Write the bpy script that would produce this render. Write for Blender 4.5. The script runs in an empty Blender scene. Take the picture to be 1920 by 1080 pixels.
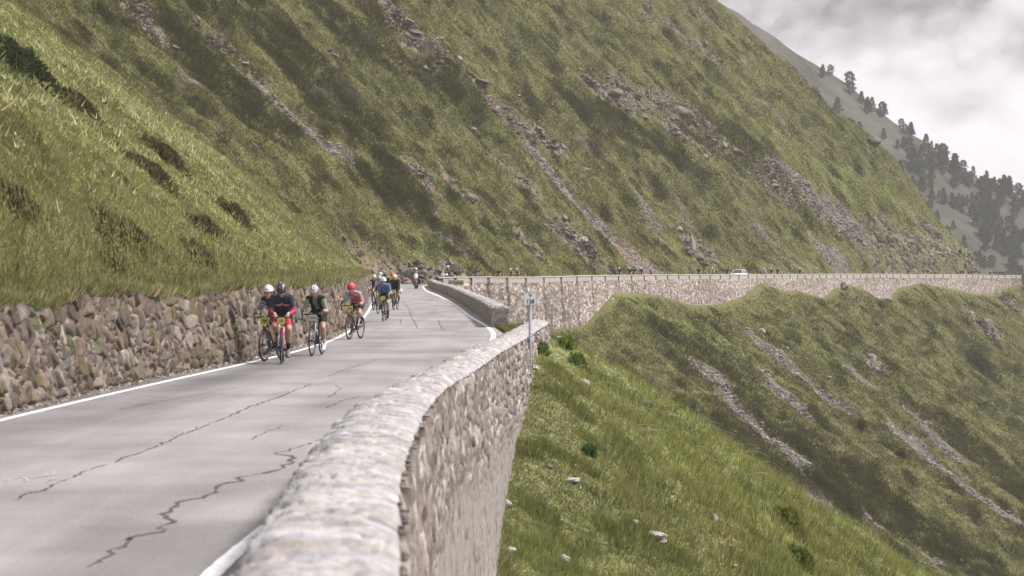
import bpy, math, random
import numpy as np
random.seed(7)
rng = np.random.default_rng(11)
F = 4533.0                      # focal length in pixels of a 1920 wide frame (85 mm)
CAM = np.array([0.0, 0.0, 1.95])
PITCH = math.atan(40.0 / F)     # horizon 40 px above the centre

# ------------------------------------------------------------------ noise
_p = np.random.default_rng(5).permutation(512)
_perm = np.concatenate([_p, _p, _p])
_ga = np.random.default_rng(6).uniform(0, 2 * math.pi, 512)
_gx, _gy = np.cos(_ga), np.sin(_ga)
def perlin(x, y, seed=0):
    x = np.asarray(x, float) + seed * 17.31; y = np.asarray(y, float) + seed * 9.77
    xi = np.floor(x).astype(np.int64); yi = np.floor(y).astype(np.int64)
    fx = x - xi; fy = y - yi
    u = fx * fx * fx * (fx * (fx * 6 - 15) + 10); v = fy * fy * fy * (fy * (fy * 6 - 15) + 10)
    def g(ix, iy, dx, dy):
        h = _perm[_perm[ix & 511] + (iy & 511)]
        return _gx[h] * dx + _gy[h] * dy
    a = g(xi, yi, fx, fy); b = g(xi + 1, yi, fx - 1, fy)
    c = g(xi, yi + 1, fx, fy - 1); d = g(xi + 1, yi + 1, fx - 1, fy - 1)
    return ((a + u * (b - a)) + v * ((c + u * (d - c)) - (a + u * (b - a)))) * 1.4
def fbm(x, y, seed=0, oct=3):
    s = 0; a = 1.0; k = 1.0
    for i in range(oct):
        s = s + a * perlin(x * k, y * k, seed + i * 3); a *= .5; k *= 2.03
    return s
def hash2(ix, iy, s):
    h = (ix * 374761393 + iy * 668265263 + s * 144269504) & 0xFFFFFFFF
    h = ((h ^ (h >> 13)) * 1274126177) & 0xFFFFFFFF
    h = h ^ (h >> 16)
    return (h & 0xFFFFFF) / float(0x1000000)
def voronoi(x, y, seed=0, jit=.9, block=False):
    """distance to the nearest edge (F2-F1) and an id pair of the nearest cell"""
    xi = np.floor(x).astype(np.int64); yi = np.floor(y).astype(np.int64)
    f1 = np.full(x.shape, 9.); f2 = np.full(x.shape, 9.)
    cx = np.zeros_like(xi); cy = np.zeros_like(yi); lx = np.zeros(x.shape); ly = np.zeros(x.shape)
    for dx in (-1, 0, 1):
        for dy in (-1, 0, 1):
            ix = xi + dx; iy = yi + dy
            px = ix + .5 + jit * (hash2(ix, iy, seed) - .5); py = iy + .5 + jit * (hash2(ix, iy, seed + 1) - .5)
            if block:      # angular stones: a rotated, squarish distance
                a = (hash2(ix, iy, seed + 3) - .5) * 1.3; ca, sa = np.cos(a), np.sin(a); ex = (px - x) * ca + (py - y) * sa; ey = (py - y) * ca - (px - x) * sa
                d = ((np.abs(ex) * (.85 + .3 * hash2(ix, iy, seed + 4))) ** 5 + np.abs(ey) ** 5) ** .2
            else: d = np.hypot(px - x, py - y)
            m = d < f1
            f2 = np.where(m, f1, np.minimum(f2, d)); f1 = np.where(m, d, f1)
            cx = np.where(m, ix, cx); cy = np.where(m, iy, cy); lx = np.where(m, x - px, lx); ly = np.where(m, y - py, ly)
    if block: return f2 - f1, cx, cy, lx, ly
    return f2 - f1, cx, cy
def sstep(a, b, x):
    t = np.clip((x - a) / (b - a), 0, 1); return t * t * (3 - 2 * t)
def smax(a, b, k):
    h = np.clip(.5 + .5 * (a - b) / k, 0, 1)
    return b + (a - b) * h + k * h * (1 - h)

# ------------------------------------------------------------------ plan of the road
def interp(tab):
    t = np.array(tab, float)
    def fn(y):
        # smooth (cubic hermite) interpolation
        y = np.asarray(y, float); xs, vs = t[:, 0], t[:, 1]
        m = np.gradient(vs, xs)
        i = np.clip(np.searchsorted(xs, y) - 1, 0, len(xs) - 2)
        h = xs[i + 1] - xs[i]; q = (np.clip(y, xs[0], xs[-1]) - xs[i]) / h
        r = (2*q**3 - 3*q**2 + 1)*vs[i] + (q**3 - 2*q**2 + q)*h*m[i] + (-2*q**3 + 3*q**2)*vs[i+1] + (q**3 - q**2)*h*m[i+1]
        return r + np.where(y < xs[0], (y - xs[0]) * m[0], 0) + np.where(y > xs[-1], (y - xs[-1]) * m[-1], 0)
    return fn
x_wl = interp([(-5, -9.2), (5, -8.4), (20, -7.4), (32, -6.82), (41, -6.4), (51, -5.62), (59.7, -5.27), (67.5, -5.2), (79, -5.5), (94, -6.2), (130, -8.0), (173, -10.2), (205, -12.0)])
x_ll = interp([(-5, -8.7), (5, -7.9), (20, -6.95), (30.8, -6.48), (38.9, -6.02), (48.7, -5.36), (54.9, -5.0), (62.7, -4.78), (73.4, -4.92), (94, -5.75), (131, -7.55), (173, -9.75), (205, -11.5)])
x_lr = interp([(-5, -.9), (5, -1.45), (15.4, -1.9), (19, -1.8), (25, -1.6), (30, -1.35), (40, -1.0), (56, -.66), (68, -.52), (96, -1.7), (142, -3.8), (196, -6.95), (212, -7.75)])
x_wi = interp([(-4, -.35), (3, -.72), (9.8, -1.14), (12.6, -1.26), (16.2, -1.38), (23.6, -1.42), (29.8, -1.06), (37.5, -.68), (43.6, -.26), (50, .07), (56.5, .40)])
x_wo = interp([(-4, .28), (3, -.06), (9.8, -.46), (14.2, -.68), (18.9, -.78), (25.8, -.74), (31.5, -.44), (37.5, -.17), (44, .22), (50, .52), (56.5, .86)])
x_w2 = interp([(77.5, -.62), (95, -1.25), (112, -2.0), (134, -2.95), (165, -4.4), (196, -6.2), (212, -7.15), (219, -7.6)])   # road face of the second wall
W2T = .5
def x_right(Y):
    """outer edge of the road platform on the valley side"""
    a = x_wo(Y); b = x_w2(Y) + W2T
    return np.where(Y < 57, a, np.where(Y > 77.5, b, x_wo(57.) + (x_w2(77.5) + W2T - x_wo(57.)) * (Y - 57) / 20.5))
def gap_edge(Y): return float(x_wi(56.)) + .05 + (float(x_w2(78.)) - float(x_wi(56.))) * (np.asarray(Y, float) - 56) / 22
# far leg: outer line of the far parapet
FAR_PX = [(822, 221.3), (850, 222.5), (882, 225), (950, 230), (1000, 235), (1055, 242), (1110, 250), (1180, 262), (1250, 275), (1320, 289), (1400, 306), (1480, 327), (1560, 349), (1640, 373), (1720, 395), (1800, 416), (1880, 436), (1915, 444)]
PB = [((p - 960) / F * d, d) for p, d in FAR_PX]
PB_T = [(-23.9, 165.6)] + PB[2:] + [(94.5, 452), (90, 470), (78, 500), (60, 540)]
PB_T = np.array(PB_T)
def seg_param(X, Y, P):
    """signed distance (uphill +), arc length to polyline P"""
    X = np.asarray(X, float); Y = np.asarray(Y, float)
    best = np.full(X.shape, 1e9); sd = np.zeros(X.shape); tt = np.zeros(X.shape); acc = 0.
    n = len(P) - 1
    for i in range(n):
        ax, ay = P[i]; dx, dy = P[i + 1][0] - ax, P[i + 1][1] - ay; L = math.hypot(dx, dy); ux, uy = dx / L, dy / L
        q = (X - ax) * ux + (Y - ay) * uy
        qc = np.clip(q, -1e9 if i == 0 else 0, 1e9 if i == n - 1 else L)
        ex = X - ax - ux * qc; ey = Y - ay - uy * qc
        d = np.hypot(ex, ey); s = -uy * (X - ax) + ux * (Y - ay)
        m = d < best
        best = np.where(m, d, best); sd = np.where(m, np.where(s >= 0, d, -d), sd); tt = np.where(m, acc + qc, tt)
        acc += L
    return sd, tt
_cum = np.concatenate([[0], np.cumsum(np.hypot(*(PB_T[1:] - PB_T[:-1]).T))])
def px_to_t(px):
    xs = [p for p, d in FAR_PX[2:]]; ts = _cum[1:1 + len(xs)]
    return np.interp(px, xs, ts)
_tk = px_to_t(np.array([882, 1000, 1110, 1250, 1400, 1640, 1800, 1915]))
def zB_road(t): return np.interp(t, _tk, [.28, .22, .33, .32, .26, .10, -.12, -.38])
def zB_at_px(px): return zB_road(px_to_t(px))
_dk = np.array([882, 1000, 1090, 1120, 1150, 1200, 1250, 1290, 1340, 1385, 1425, 1470, 1490, 1540, 1562, 1590, 1615, 1640, 1665, 1682, 1722, 1762, 1800, 1835, 1870, 1905])
_dv = np.array([4.6, 4.6, 4.3, 2.9, 1.25, 1.4, 2.0, 2.9, 3.0, 2.3, .5, 1.7, 1.5, 2.8, 1.6, 1.0, 1.7, 3.0, 3.0, 1.6, .9, 1.5, 2.2, 2.8, 2.5, 1.0])
_dt = px_to_t(_dk)
def dropB(t): return np.interp(t, _dt, _dv)
def zroadA(Y): return .32 * sstep(196, 234, Y)
# centre line (road corridor)
CL = [(float((x_ll(y) + x_lr(y)) / 2), float(y)) for y in np.arange(150, 212, 4)] + [(-9.9, 217), (-9.6, 222), (-8.4, 226), (-6.0, 229)]
for i in range(2, len(PB)):
    a = PB[max(i - 1, 0)]; b = PB[min(i + 1, len(PB) - 1)]
    dx, dy = b[0] - a[0], b[1] - a[1]; L = math.hypot(dx, dy)
    CL.append((PB[i][0] - dy / L * 3.2, PB[i][1] + dx / L * 3.2))
CL += [(90.5, 452), (86.5, 468), (75, 497)]
_c = np.array(CL); CT0 = float(np.cumsum(np.hypot(*(_c[1:] - _c[:-1]).T))[len(np.arange(150, 212, 4)) + 1])
UPM = .96
def terrain_base(X, Y):
    X = np.asarray(X, float); Y = np.asarray(Y, float)
    # near leg
    wl = x_wl(Y); wr = x_right(Y)
    up = 1.42 + .80 * np.maximum(wl - .42 - X, 0)
    up = up + .06 * np.maximum(wl - .42 - X, 0) * sstep(30, 3, Y)
    drop = np.clip(-.80 + .17 * (Y - 41), -7, .24)
    drop = np.where(Y > 60, .24 - 1.6 * sstep(70, 105, Y), drop)
    dx = np.maximum(X - wr, 0)
    shelf = np.clip(1 - np.abs(Y - 64) / 16, 0, 1)          # the grassy shelf by the sign
    down = drop - (.64 - .38 * shelf * np.exp(-dx / 2.2)) * dx - .0006 * dx * dx
    A = np.where(X < wl - .42, up, np.where(X > wr - .05, down, zroadA(Y) - .25))
    A = np.where((Y > 56.4) & (Y < 78.2) & (X > gap_edge(Y) + .06) & (X <= wr), .07, A)
    # far leg
    u, t = seg_param(X, Y, PB_T)
    zr = zB_road(t)
    rockcut = sstep(px_to_t(1600), px_to_t(1680), t)
    uu = np.maximum(u - 6.6, 0)
    upB = zr + UPM * uu + rockcut * 2.2 * sstep(0, 1.8, uu) + 4.6 * sstep(0, 20, uu) * sstep(px_to_t(1380), px_to_t(1760), t)
    dd = np.maximum(-u, 0)
    dB = np.where(u > 1.0, zr - .3, zr - dropB(t) - .70 * (dd - .3) + .0005 * dd * dd)
    B = np.where(u > 6.6, upB, dB)
    k = 1.5 + 4 * sstep(2, 12, np.abs(u))
    Z = np.where((X < wl) | (X > wr + 2), smax(A, B, k) - .0, np.maximum(A, np.where(Y > 150, B, -99)))
    # flatten the road corridor round the bend and along the far leg
    m = Y > 196
    if np.any(m):
        c, ct = seg_param(X[m], Y[m], np.array(CL))
        c = np.abs(c)
        zc = np.where(Y[m] < 232, np.minimum(zroadA(Y[m]), .3), zr[m])
        zc = zc - .25
        w = 1 - sstep(3.0, 4.6, c)
        w = np.where(u[m] > 3.5, 1 - sstep(3.3, 3.6, c), w)
        w = np.where((ct > CT0) & (u[m] < 1.2), 0, np.where(u[m] < -.2, np.where(c < 3.3, w, 0), w))
        w = np.where((Y[m] < 222.5) & (X[m] > x_w2(np.minimum(Y[m], 219.)) + .35), 0, w)
        Z[m] = Z[m] * (1 - w) + zc * w
    return Z, u, t, wl, wr
def terrain(X, Y):
    X = np.asarray(X, float); Y = np.asarray(Y, float)
    Z, u, t, wl, wr = terrain_base(X, Y)
    up_a = wl - .42 - X; dn_a = X - wr
    far = sstep(185, 230, Y + .35 * np.abs(X))
    # relief of the far flank: ribs and gullies that run down the fall line
    g = np.where(u > 0, u - 7.2, -u - 1.0)
    grow = sstep(0, 14, g)
    t = .355 * X + .935 * Y          # straight coordinate across the fall line: no jumps where the road bends
    wv = fbm(t / 30, u / 30, 40, 2)
    rib = perlin(t / 17 + .5 * wv, u / 90, 41) * 2.7 + (np.abs(perlin(t / 9.5 + .6 * wv, u / 48, 42)) - .3) * 2.9
    rib2 = (np.abs(perlin(t / 3.8 + .7 * wv, u / 15, 43)) - .3) * 1.7 + perlin(t / 1.7 + wv, u / 6.5, 44) * .38
    iso = fbm(X / 2.6, Y / 3.2, 45, 3) * .36
    step = perlin(t / 22 + 3, u / 7, 47); ledge = np.clip(step - .1, 0, 1) * 1.1
    dB = grow * (rib * np.where(u > 0, 1.0, .62) + ledge) + sstep(0, 4, g) * (rib2 + iso)
    # relief of the near flank
    ga = np.maximum(up_a, 0); gd = np.maximum(dn_a, 0)
    h = fbm(X / 9, Y / 12, 50, 2) * .6 + fbm(X / 2.2, Y / 2.6, 52, 3) * .2 + fbm(X / .55, Y / .6, 55, 2) * .045
    dA = np.where(ga > 0, sstep(.2, 4, ga), np.where(gd > 0, .25 * sstep(0, .5, gd) + .75 * sstep(.3, 5, gd), 0)) * h
    on_road = (up_a <= 0) & (dn_a <= 0) & (Y < 200)
    nearA = np.where((X < wl) | (X > wr), dA, 0)
    d = nearA * (1 - far) + np.where(g > 0, dB, 0) * far
    c, _ = seg_param(X, Y, np.array(CL))
    d = np.where((Y > 150), d * sstep(3.4, 6.5, np.abs(c)), d)
    d = np.where(on_road, 0, d)
    return Z + d, u, .355 * X + .935 * Y, wl, wr

def ray(px, py):
    cp, sp = math.cos(PITCH), math.sin(PITCH)
    a = (px - 960) / F; b = (540 - py) / F
    v = np.array([a, cp + sp * b, -sp + cp * b]); return v / v[1]
def at(px, py, Y):
    return CAM + ray(px, py) * Y
def pick(px, py, y0=8., y1=620., fn=None):
    """first point of the land along a line of sight: where on the slope a plant or stone of the photo stands"""
    ys = np.arange(y0, y1, .25); v = ray(px, py); P = CAM[None] + v[None] * ys[:, None]
    Z = (fn or terrain)(P[:, 0], P[:, 1])[0]
    hit = np.nonzero(P[:, 2] < Z)[0]
    if not len(hit): return None
    i = hit[0]
    return np.array([P[i, 0], P[i, 1], Z[i]])
# ------------------------------------------------------------------ scene helpers
sc = bpy.context.scene
COL = sc.collection
def link(o): COL.objects.link(o); return o
def tag(o, label=None, cat=None, group=None, kind=None):
    if label: o['label'] = label
    if cat: o['category'] = cat
    if group: o['group'] = group
    if kind: o['kind'] = kind
    return o
def empty(name, loc=(0, 0, 0), rz=0.0):
    o = bpy.data.objects.new(name, None); o.location = loc; o.rotation_euler = (0, 0, rz); o.empty_display_size = .2
    return link(o)
def np_mesh(name, V, faces, cols=None, smooth=True, mats=()):
    """faces: list of int arrays, each (n,3) or (n,4)"""
    me = bpy.data.meshes.new(name)
    V = np.ascontiguousarray(V, np.float32)
    me.vertices.add(len(V)); me.vertices.foreach_set('co', V.ravel())
    faces = [np.asarray(f, np.int32) for f in faces if len(f)]
    idx = np.concatenate([f.ravel() for f in faces]); tot = np.concatenate([np.full(len(f), f.shape[1], np.int32) for f in faces])
    st = np.concatenate([[0], np.cumsum(tot)[:-1]]).astype(np.int32)
    me.loops.add(len(idx)); me.loops.foreach_set('vertex_index', idx)
    me.polygons.add(len(tot)); me.polygons.foreach_set('loop_start', st); me.polygons.foreach_set('loop_total', tot)
    me.polygons.foreach_set('use_smooth', np.full(len(tot), smooth, bool))
    me.update(calc_edges=True)
    if cols is not None:
        a = me.color_attributes.new('Col', 'FLOAT_COLOR', 'POINT')
        c = np.ones((len(V), 4), np.float32); c[:, :3] = cols; a.data.foreach_set('color', c.ravel())
    for m in mats: me.materials.append(m)
    return me
class MB:
    """collects tubes, boxes, lathes... into one mesh"""
    def __init__(s): s.v = []; s.f3 = []; s.f4 = []; s.c = []; s.n = 0
    def add(s, V, f4=None, f3=None, col=(.5, .5, .5)):
        V = np.asarray(V, float); s.v.append(V)
        if f4 is not None and len(f4): s.f4.append(np.asarray(f4) + s.n)
        if f3 is not None and len(f3): s.f3.append(np.asarray(f3) + s.n)
        c = np.asarray(col, float)
        s.c.append(np.tile(c, (len(V), 1)) if c.ndim == 1 else c); s.n += len(V); return s
    def grid(s, P, col=(.5, .5, .5), close_u=False, close_v=False):
        n, m = P.shape[:2]; I = np.arange(n * m).reshape(n, m)
        if close_u: I = np.vstack([I, I[:1]])
        if close_v: I = np.hstack([I, I[:, :1]])
        q = np.stack([I[:-1, :-1], I[1:, :-1], I[1:, 1:], I[:-1, 1:]], -1).reshape(-1, 4)
        c = np.asarray(col, float)
        return s.add(P.reshape(-1, 3), q, col=c.reshape(-1, 3) if c.ndim == 3 else c)
    def tube(s, pts, r, col=(.5, .5, .5), seg=8, cap=True):
        pts = np.asarray(pts, float); n = len(pts); r = np.broadcast_to(np.asarray(r, float), (n,)).copy()
        T = np.gradient(pts, axis=0); T /= np.linalg.norm(T, axis=1)[:, None] + 1e-12
        up = np.array([0, 0, 1.]) if abs(T[0][2]) < .9 else np.array([1., 0, 0])
        rings = []
        a = np.arange(seg) * 2 * math.pi / seg
        x = np.cross(T[0], up); x /= np.linalg.norm(x)
        for i in range(n):
            x = x - T[i] * x.dot(T[i]); x /= np.linalg.norm(x) + 1e-12; y = np.cross(T[i], x)
            rings.append(pts[i] + r[i] * (np.cos(a)[:, None] * x + np.sin(a)[:, None] * y))
        P = np.array(rings)
        if cap:
            P = np.concatenate([np.repeat(pts[:1, None], seg, 1) - T[0] * r[0] * .3, P, np.repeat(pts[-1:, None], seg, 1) + T[-1] * r[-1] * .3])
        return s.grid(P, col, close_v=True)
    def box(s, c, d, col=(.5, .5, .5), M=None, bev=0.0):
        c = np.asarray(c, float); h = np.asarray(d, float) / 2
        V = np.array([[x, y, z] for x in (-1, 1) for y in (-1, 1) for z in (-1, 1)], float) * h
        if M is not None: V = V @ np.asarray(M).T
        return s.add(V + c, [[0, 1, 3, 2], [4, 6, 7, 5], [0, 4, 5, 1], [2, 3, 7, 6], [0, 2, 6, 4], [1, 5, 7, 3]], col=col)
    def ell(s, c, r, col=(.5, .5, .5), n=10, m=14, M=None):
        th = np.linspace(0, math.pi, n + 1)[:, None]; ph = np.arange(m)[None] * 2 * math.pi / m
        V = np.stack([np.sin(th) * np.cos(ph) * r[0], np.sin(th) * np.sin(ph) * r[1], np.cos(th) * np.ones_like(ph) * r[2]], -1)
        if M is not None: V = V @ np.asarray(M).T
        return s.grid(V + np.asarray(c, float), col, close_v=True)
    def torus(s, c, R, r, axis='y', col=(.5, .5, .5), n=40, m=8):
        a = np.arange(n) * 2 * math.pi / n
        P = np.zeros((n, m, 3)); b = np.arange(m) * 2 * math.pi / m
        rr = R + r * np.cos(b)[None]
        P[..., 0] = rr * np.cos(a)[:, None]; P[..., 2] = rr * np.sin(a)[:, None]; P[..., 1] = r * np.sin(b)[None]
        return s.grid(P + np.asarray(c, float), col, close_u=True, close_v=True)
    def build(s, name, mat=None, parent=None, smooth=True, xf=None):
        V = np.concatenate(s.v)
        if xf is not None: V = xf(V)
        me = np_mesh(name, V, (s.f4 and [np.concatenate(s.f4)] or []) + (s.f3 and [np.concatenate(s.f3)] or []), np.concatenate(s.c), smooth, [mat] if mat else [])
        o = bpy.data.objects.new(name, me); link(o)
        if parent is not None: o.parent = parent
        return o
def copy_tree(o, parent=None):
    c = o.copy(); link(c)
    if parent is not None: c.parent = parent
    for ch in list(o.children): copy_tree(ch, c)
    return c

# ------------------------------------------------------------------ materials
def new_mat(name):
    m = bpy.data.materials.new(name); m.use_nodes = True; nt = m.node_tree
    return m, nt, nt.nodes['Principled BSDF']
def N(nt, t, **kw):
    n = nt.nodes.new(t)
    for k, v in kw.items(): setattr(n, k, v)
    return n
def vc_mat(name, rough=.8, spec=.3, var=.25, scale=20., bump=0.0, bscale=60., metal=0.0, detail=5, bdist=.02):
    """painted per-vertex colour, broken up with fine object-space noise"""
    m, nt, b = new_mat(name)
    at_ = N(nt, 'ShaderNodeAttribute', attribute_name='Col'); tc = N(nt, 'ShaderNodeTexCoord')
    no = N(nt, 'ShaderNodeTexNoise'); no.inputs['Scale'].default_value = scale; no.inputs['Detail'].default_value = detail; no.inputs['Roughness'].default_value = .65
    nt.links.new(tc.outputs['Object'], no.inputs['Vector'])
    mr = N(nt, 'ShaderNodeMapRange'); mr.inputs['From Min'].default_value = .25; mr.inputs['From Max'].default_value = .75
    mr.inputs['To Min'].default_value = 1 - var; mr.inputs['To Max'].default_value = 1 + var
    nt.links.new(no.outputs['Fac'], mr.inputs['Value'])
    mx = N(nt, 'ShaderNodeMix', data_type='RGBA', blend_type='MULTIPLY'); mx.inputs['Factor'].default_value = 1
    nt.links.new(at_.outputs['Color'], mx.inputs['A']); nt.links.new(mr.outputs['Result'], mx.inputs['B'])
    nt.links.new(mx.outputs['Result'], b.inputs['Base Color'])
    b.inputs['Roughness'].default_value = rough; b.inputs['Specular IOR Level'].default_value = spec; b.inputs['Metallic'].default_value = metal
    if bump:
        n2 = N(nt, 'ShaderNodeTexNoise'); n2.inputs['Scale'].default_value = bscale; n2.inputs['Detail'].default_value = 6
        nt.links.new(tc.outputs['Object'], n2.inputs['Vector'])
        bp = N(nt, 'ShaderNodeBump'); bp.inputs['Strength'].default_value = bump; bp.inputs['Distance'].default_value = bdist
        nt.links.new(n2.outputs['Fac'], bp.inputs['Height']); nt.links.new(bp.outputs['Normal'], b.inputs['Normal'])
    return m
M_land = vc_mat('land', .95, .1, .45, 2.6, .9, 5.0, detail=9, bdist=.15)
M_far = vc_mat('far_land', .95, .05, .3, .12, 0, detail=8)
M_stone = vc_mat('rough_stone', .9, .2, .28, 22, .5, 55)
M_stonefar = vc_mat('distant_stone', .92, .15, .25, 4, .3, 9)
M_rock = vc_mat('rock', .92, .2, .3, 6, .5, 14)
M_cloth = vc_mat('cloth', .85, .2, .12, 30, .15, 40)
M_skin = vc_mat('skin', .55, .35, .08, 25)
M_gloss = vc_mat('gloss_plastic', .3, .5, .03, 10)
M_rubber = vc_mat('rubber', .75, .3, .1, 30)
M_metal = vc_mat('metal', .38, .5, .08, 25, metal=.85)
M_paint = vc_mat('painted_metal', .45, .4, .07, 18)
M_leaf = None
def leaf_mat(name, rough=.75, trans=.38):
    m, nt, b = new_mat(name)
    at_ = N(nt, 'ShaderNodeAttribute', attribute_name='Col')
    d = N(nt, 'ShaderNodeBsdfDiffuse'); t = N(nt, 'ShaderNodeBsdfTranslucent'); mx = N(nt, 'ShaderNodeMixShader'); mx.inputs['Fac'].default_value = trans
    nt.links.new(at_.outputs['Color'], d.inputs['Color']); nt.links.new(at_.outputs['Color'], t.inputs['Color'])
    nt.links.new(d.outputs['BSDF'], mx.inputs[1]); nt.links.new(t.outputs['BSDF'], mx.inputs[2])
    nt.links.new(mx.outputs['Shader'], nt.nodes['Material Output'].inputs['Surface']); nt.nodes.remove(b)
    return m
M_leaf = leaf_mat('leaf')
M_needle = leaf_mat('needle', trans=.12)

# road surface
M_road, nt, b = new_mat('asphalt')
tc = N(nt, 'ShaderNodeTexCoord')
n1 = N(nt, 'ShaderNodeTexNoise'); n1.inputs['Scale'].default_value = .35; n1.inputs['Detail'].default_value = 6; n1.inputs['Roughness'].default_value = .6
n2 = N(nt, 'ShaderNodeTexNoise'); n2.inputs['Scale'].default_value = 24; n2.inputs['Detail'].default_value = 8; n2.inputs['Roughness'].default_value = .75
mp = N(nt, 'ShaderNodeMapping'); mp.inputs['Scale'].default_value = (2.2, .05, 1)
n3 = N(nt, 'ShaderNodeTexNoise'); n3.inputs['Scale'].default_value = 1.0; n3.inputs['Detail'].default_value = 5
nt.links.new(tc.outputs['Object'], n1.inputs['Vector']); nt.links.new(tc.outputs['Object'], n2.inputs['Vector'])
nt.links.new(tc.outputs['Object'], mp.inputs['Vector']); nt.links.new(mp.outputs['Vector'], n3.inputs['Vector'])
r1 = N(nt, 'ShaderNodeValToRGB'); r1.color_ramp.elements[0].position = .30; r1.color_ramp.elements[0].color = (.198, .189, .194, 1)
r1.color_ramp.elements[1].position = .62; r1.color_ramp.elements[1].color = (.305, .296, .301, 1)
nt.links.new(n1.outputs['Fac'], r1.inputs['Fac'])
r3 = N(nt, 'ShaderNodeValToRGB'); r3.color_ramp.elements[0].position = .35; r3.color_ramp.elements[0].color = (.93, .93, .93, 1); r3.color_ramp.elements[1].position = .6; r3.color_ramp.elements[1].color = (1.03, 1.03, 1.03, 1)
nt.links.new(n3.outputs['Fac'], r3.inputs['Fac'])
r2 = N(nt, 'ShaderNodeMapRange'); r2.inputs['From Min'].default_value = .3; r2.inputs['From Max'].default_value = .7; r2.inputs['To Min'].default_value = .70; r2.inputs['To Max'].default_value = 1.28
nt.links.new(n2.outputs['Fac'], r2.inputs['Value'])
m1 = N(nt, 'ShaderNodeMix', data_type='RGBA', blend_type='MULTIPLY'); m1.inputs['Factor'].default_value = 1
m2 = N(nt, 'ShaderNodeMix', data_type='RGBA', blend_type='MULTIPLY'); m2.inputs['Factor'].default_value = 1
m3 = N(nt, 'ShaderNodeMix', data_type='RGBA', blend_type='MULTIPLY'); m3.inputs['Factor'].default_value = 1
at_ = N(nt, 'ShaderNodeAttribute', attribute_name='Col')
nt.links.new(r1.outputs['Color'], m1.inputs['A']); nt.links.new(r3.outputs['Color'], m1.inputs['B'])
nt.links.new(m1.outputs['Result'], m2.inputs['A']); nt.links.new(r2.outputs['Result'], m2.inputs['B'])
nt.links.new(m2.outputs['Result'], m3.inputs['A']); nt.links.new(at_.outputs['Color'], m3.inputs['B'])
nt.links.new(m3.outputs['Result'], b.inputs['Base Color']); b.inputs['Roughness'].default_value = .88; b.inputs['Specular IOR Level'].default_value = .25
bp = N(nt, 'ShaderNodeBump'); bp.inputs['Strength'].default_value = .35; bp.inputs['Distance'].default_value = .01
nt.links.new(n2.outputs['Fac'], bp.inputs['Height']); nt.links.new(bp.outputs['Normal'], b.inputs['Normal'])
M_line = vc_mat('road_paint', .7, .3, .22, 9, .2, 60)

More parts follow.
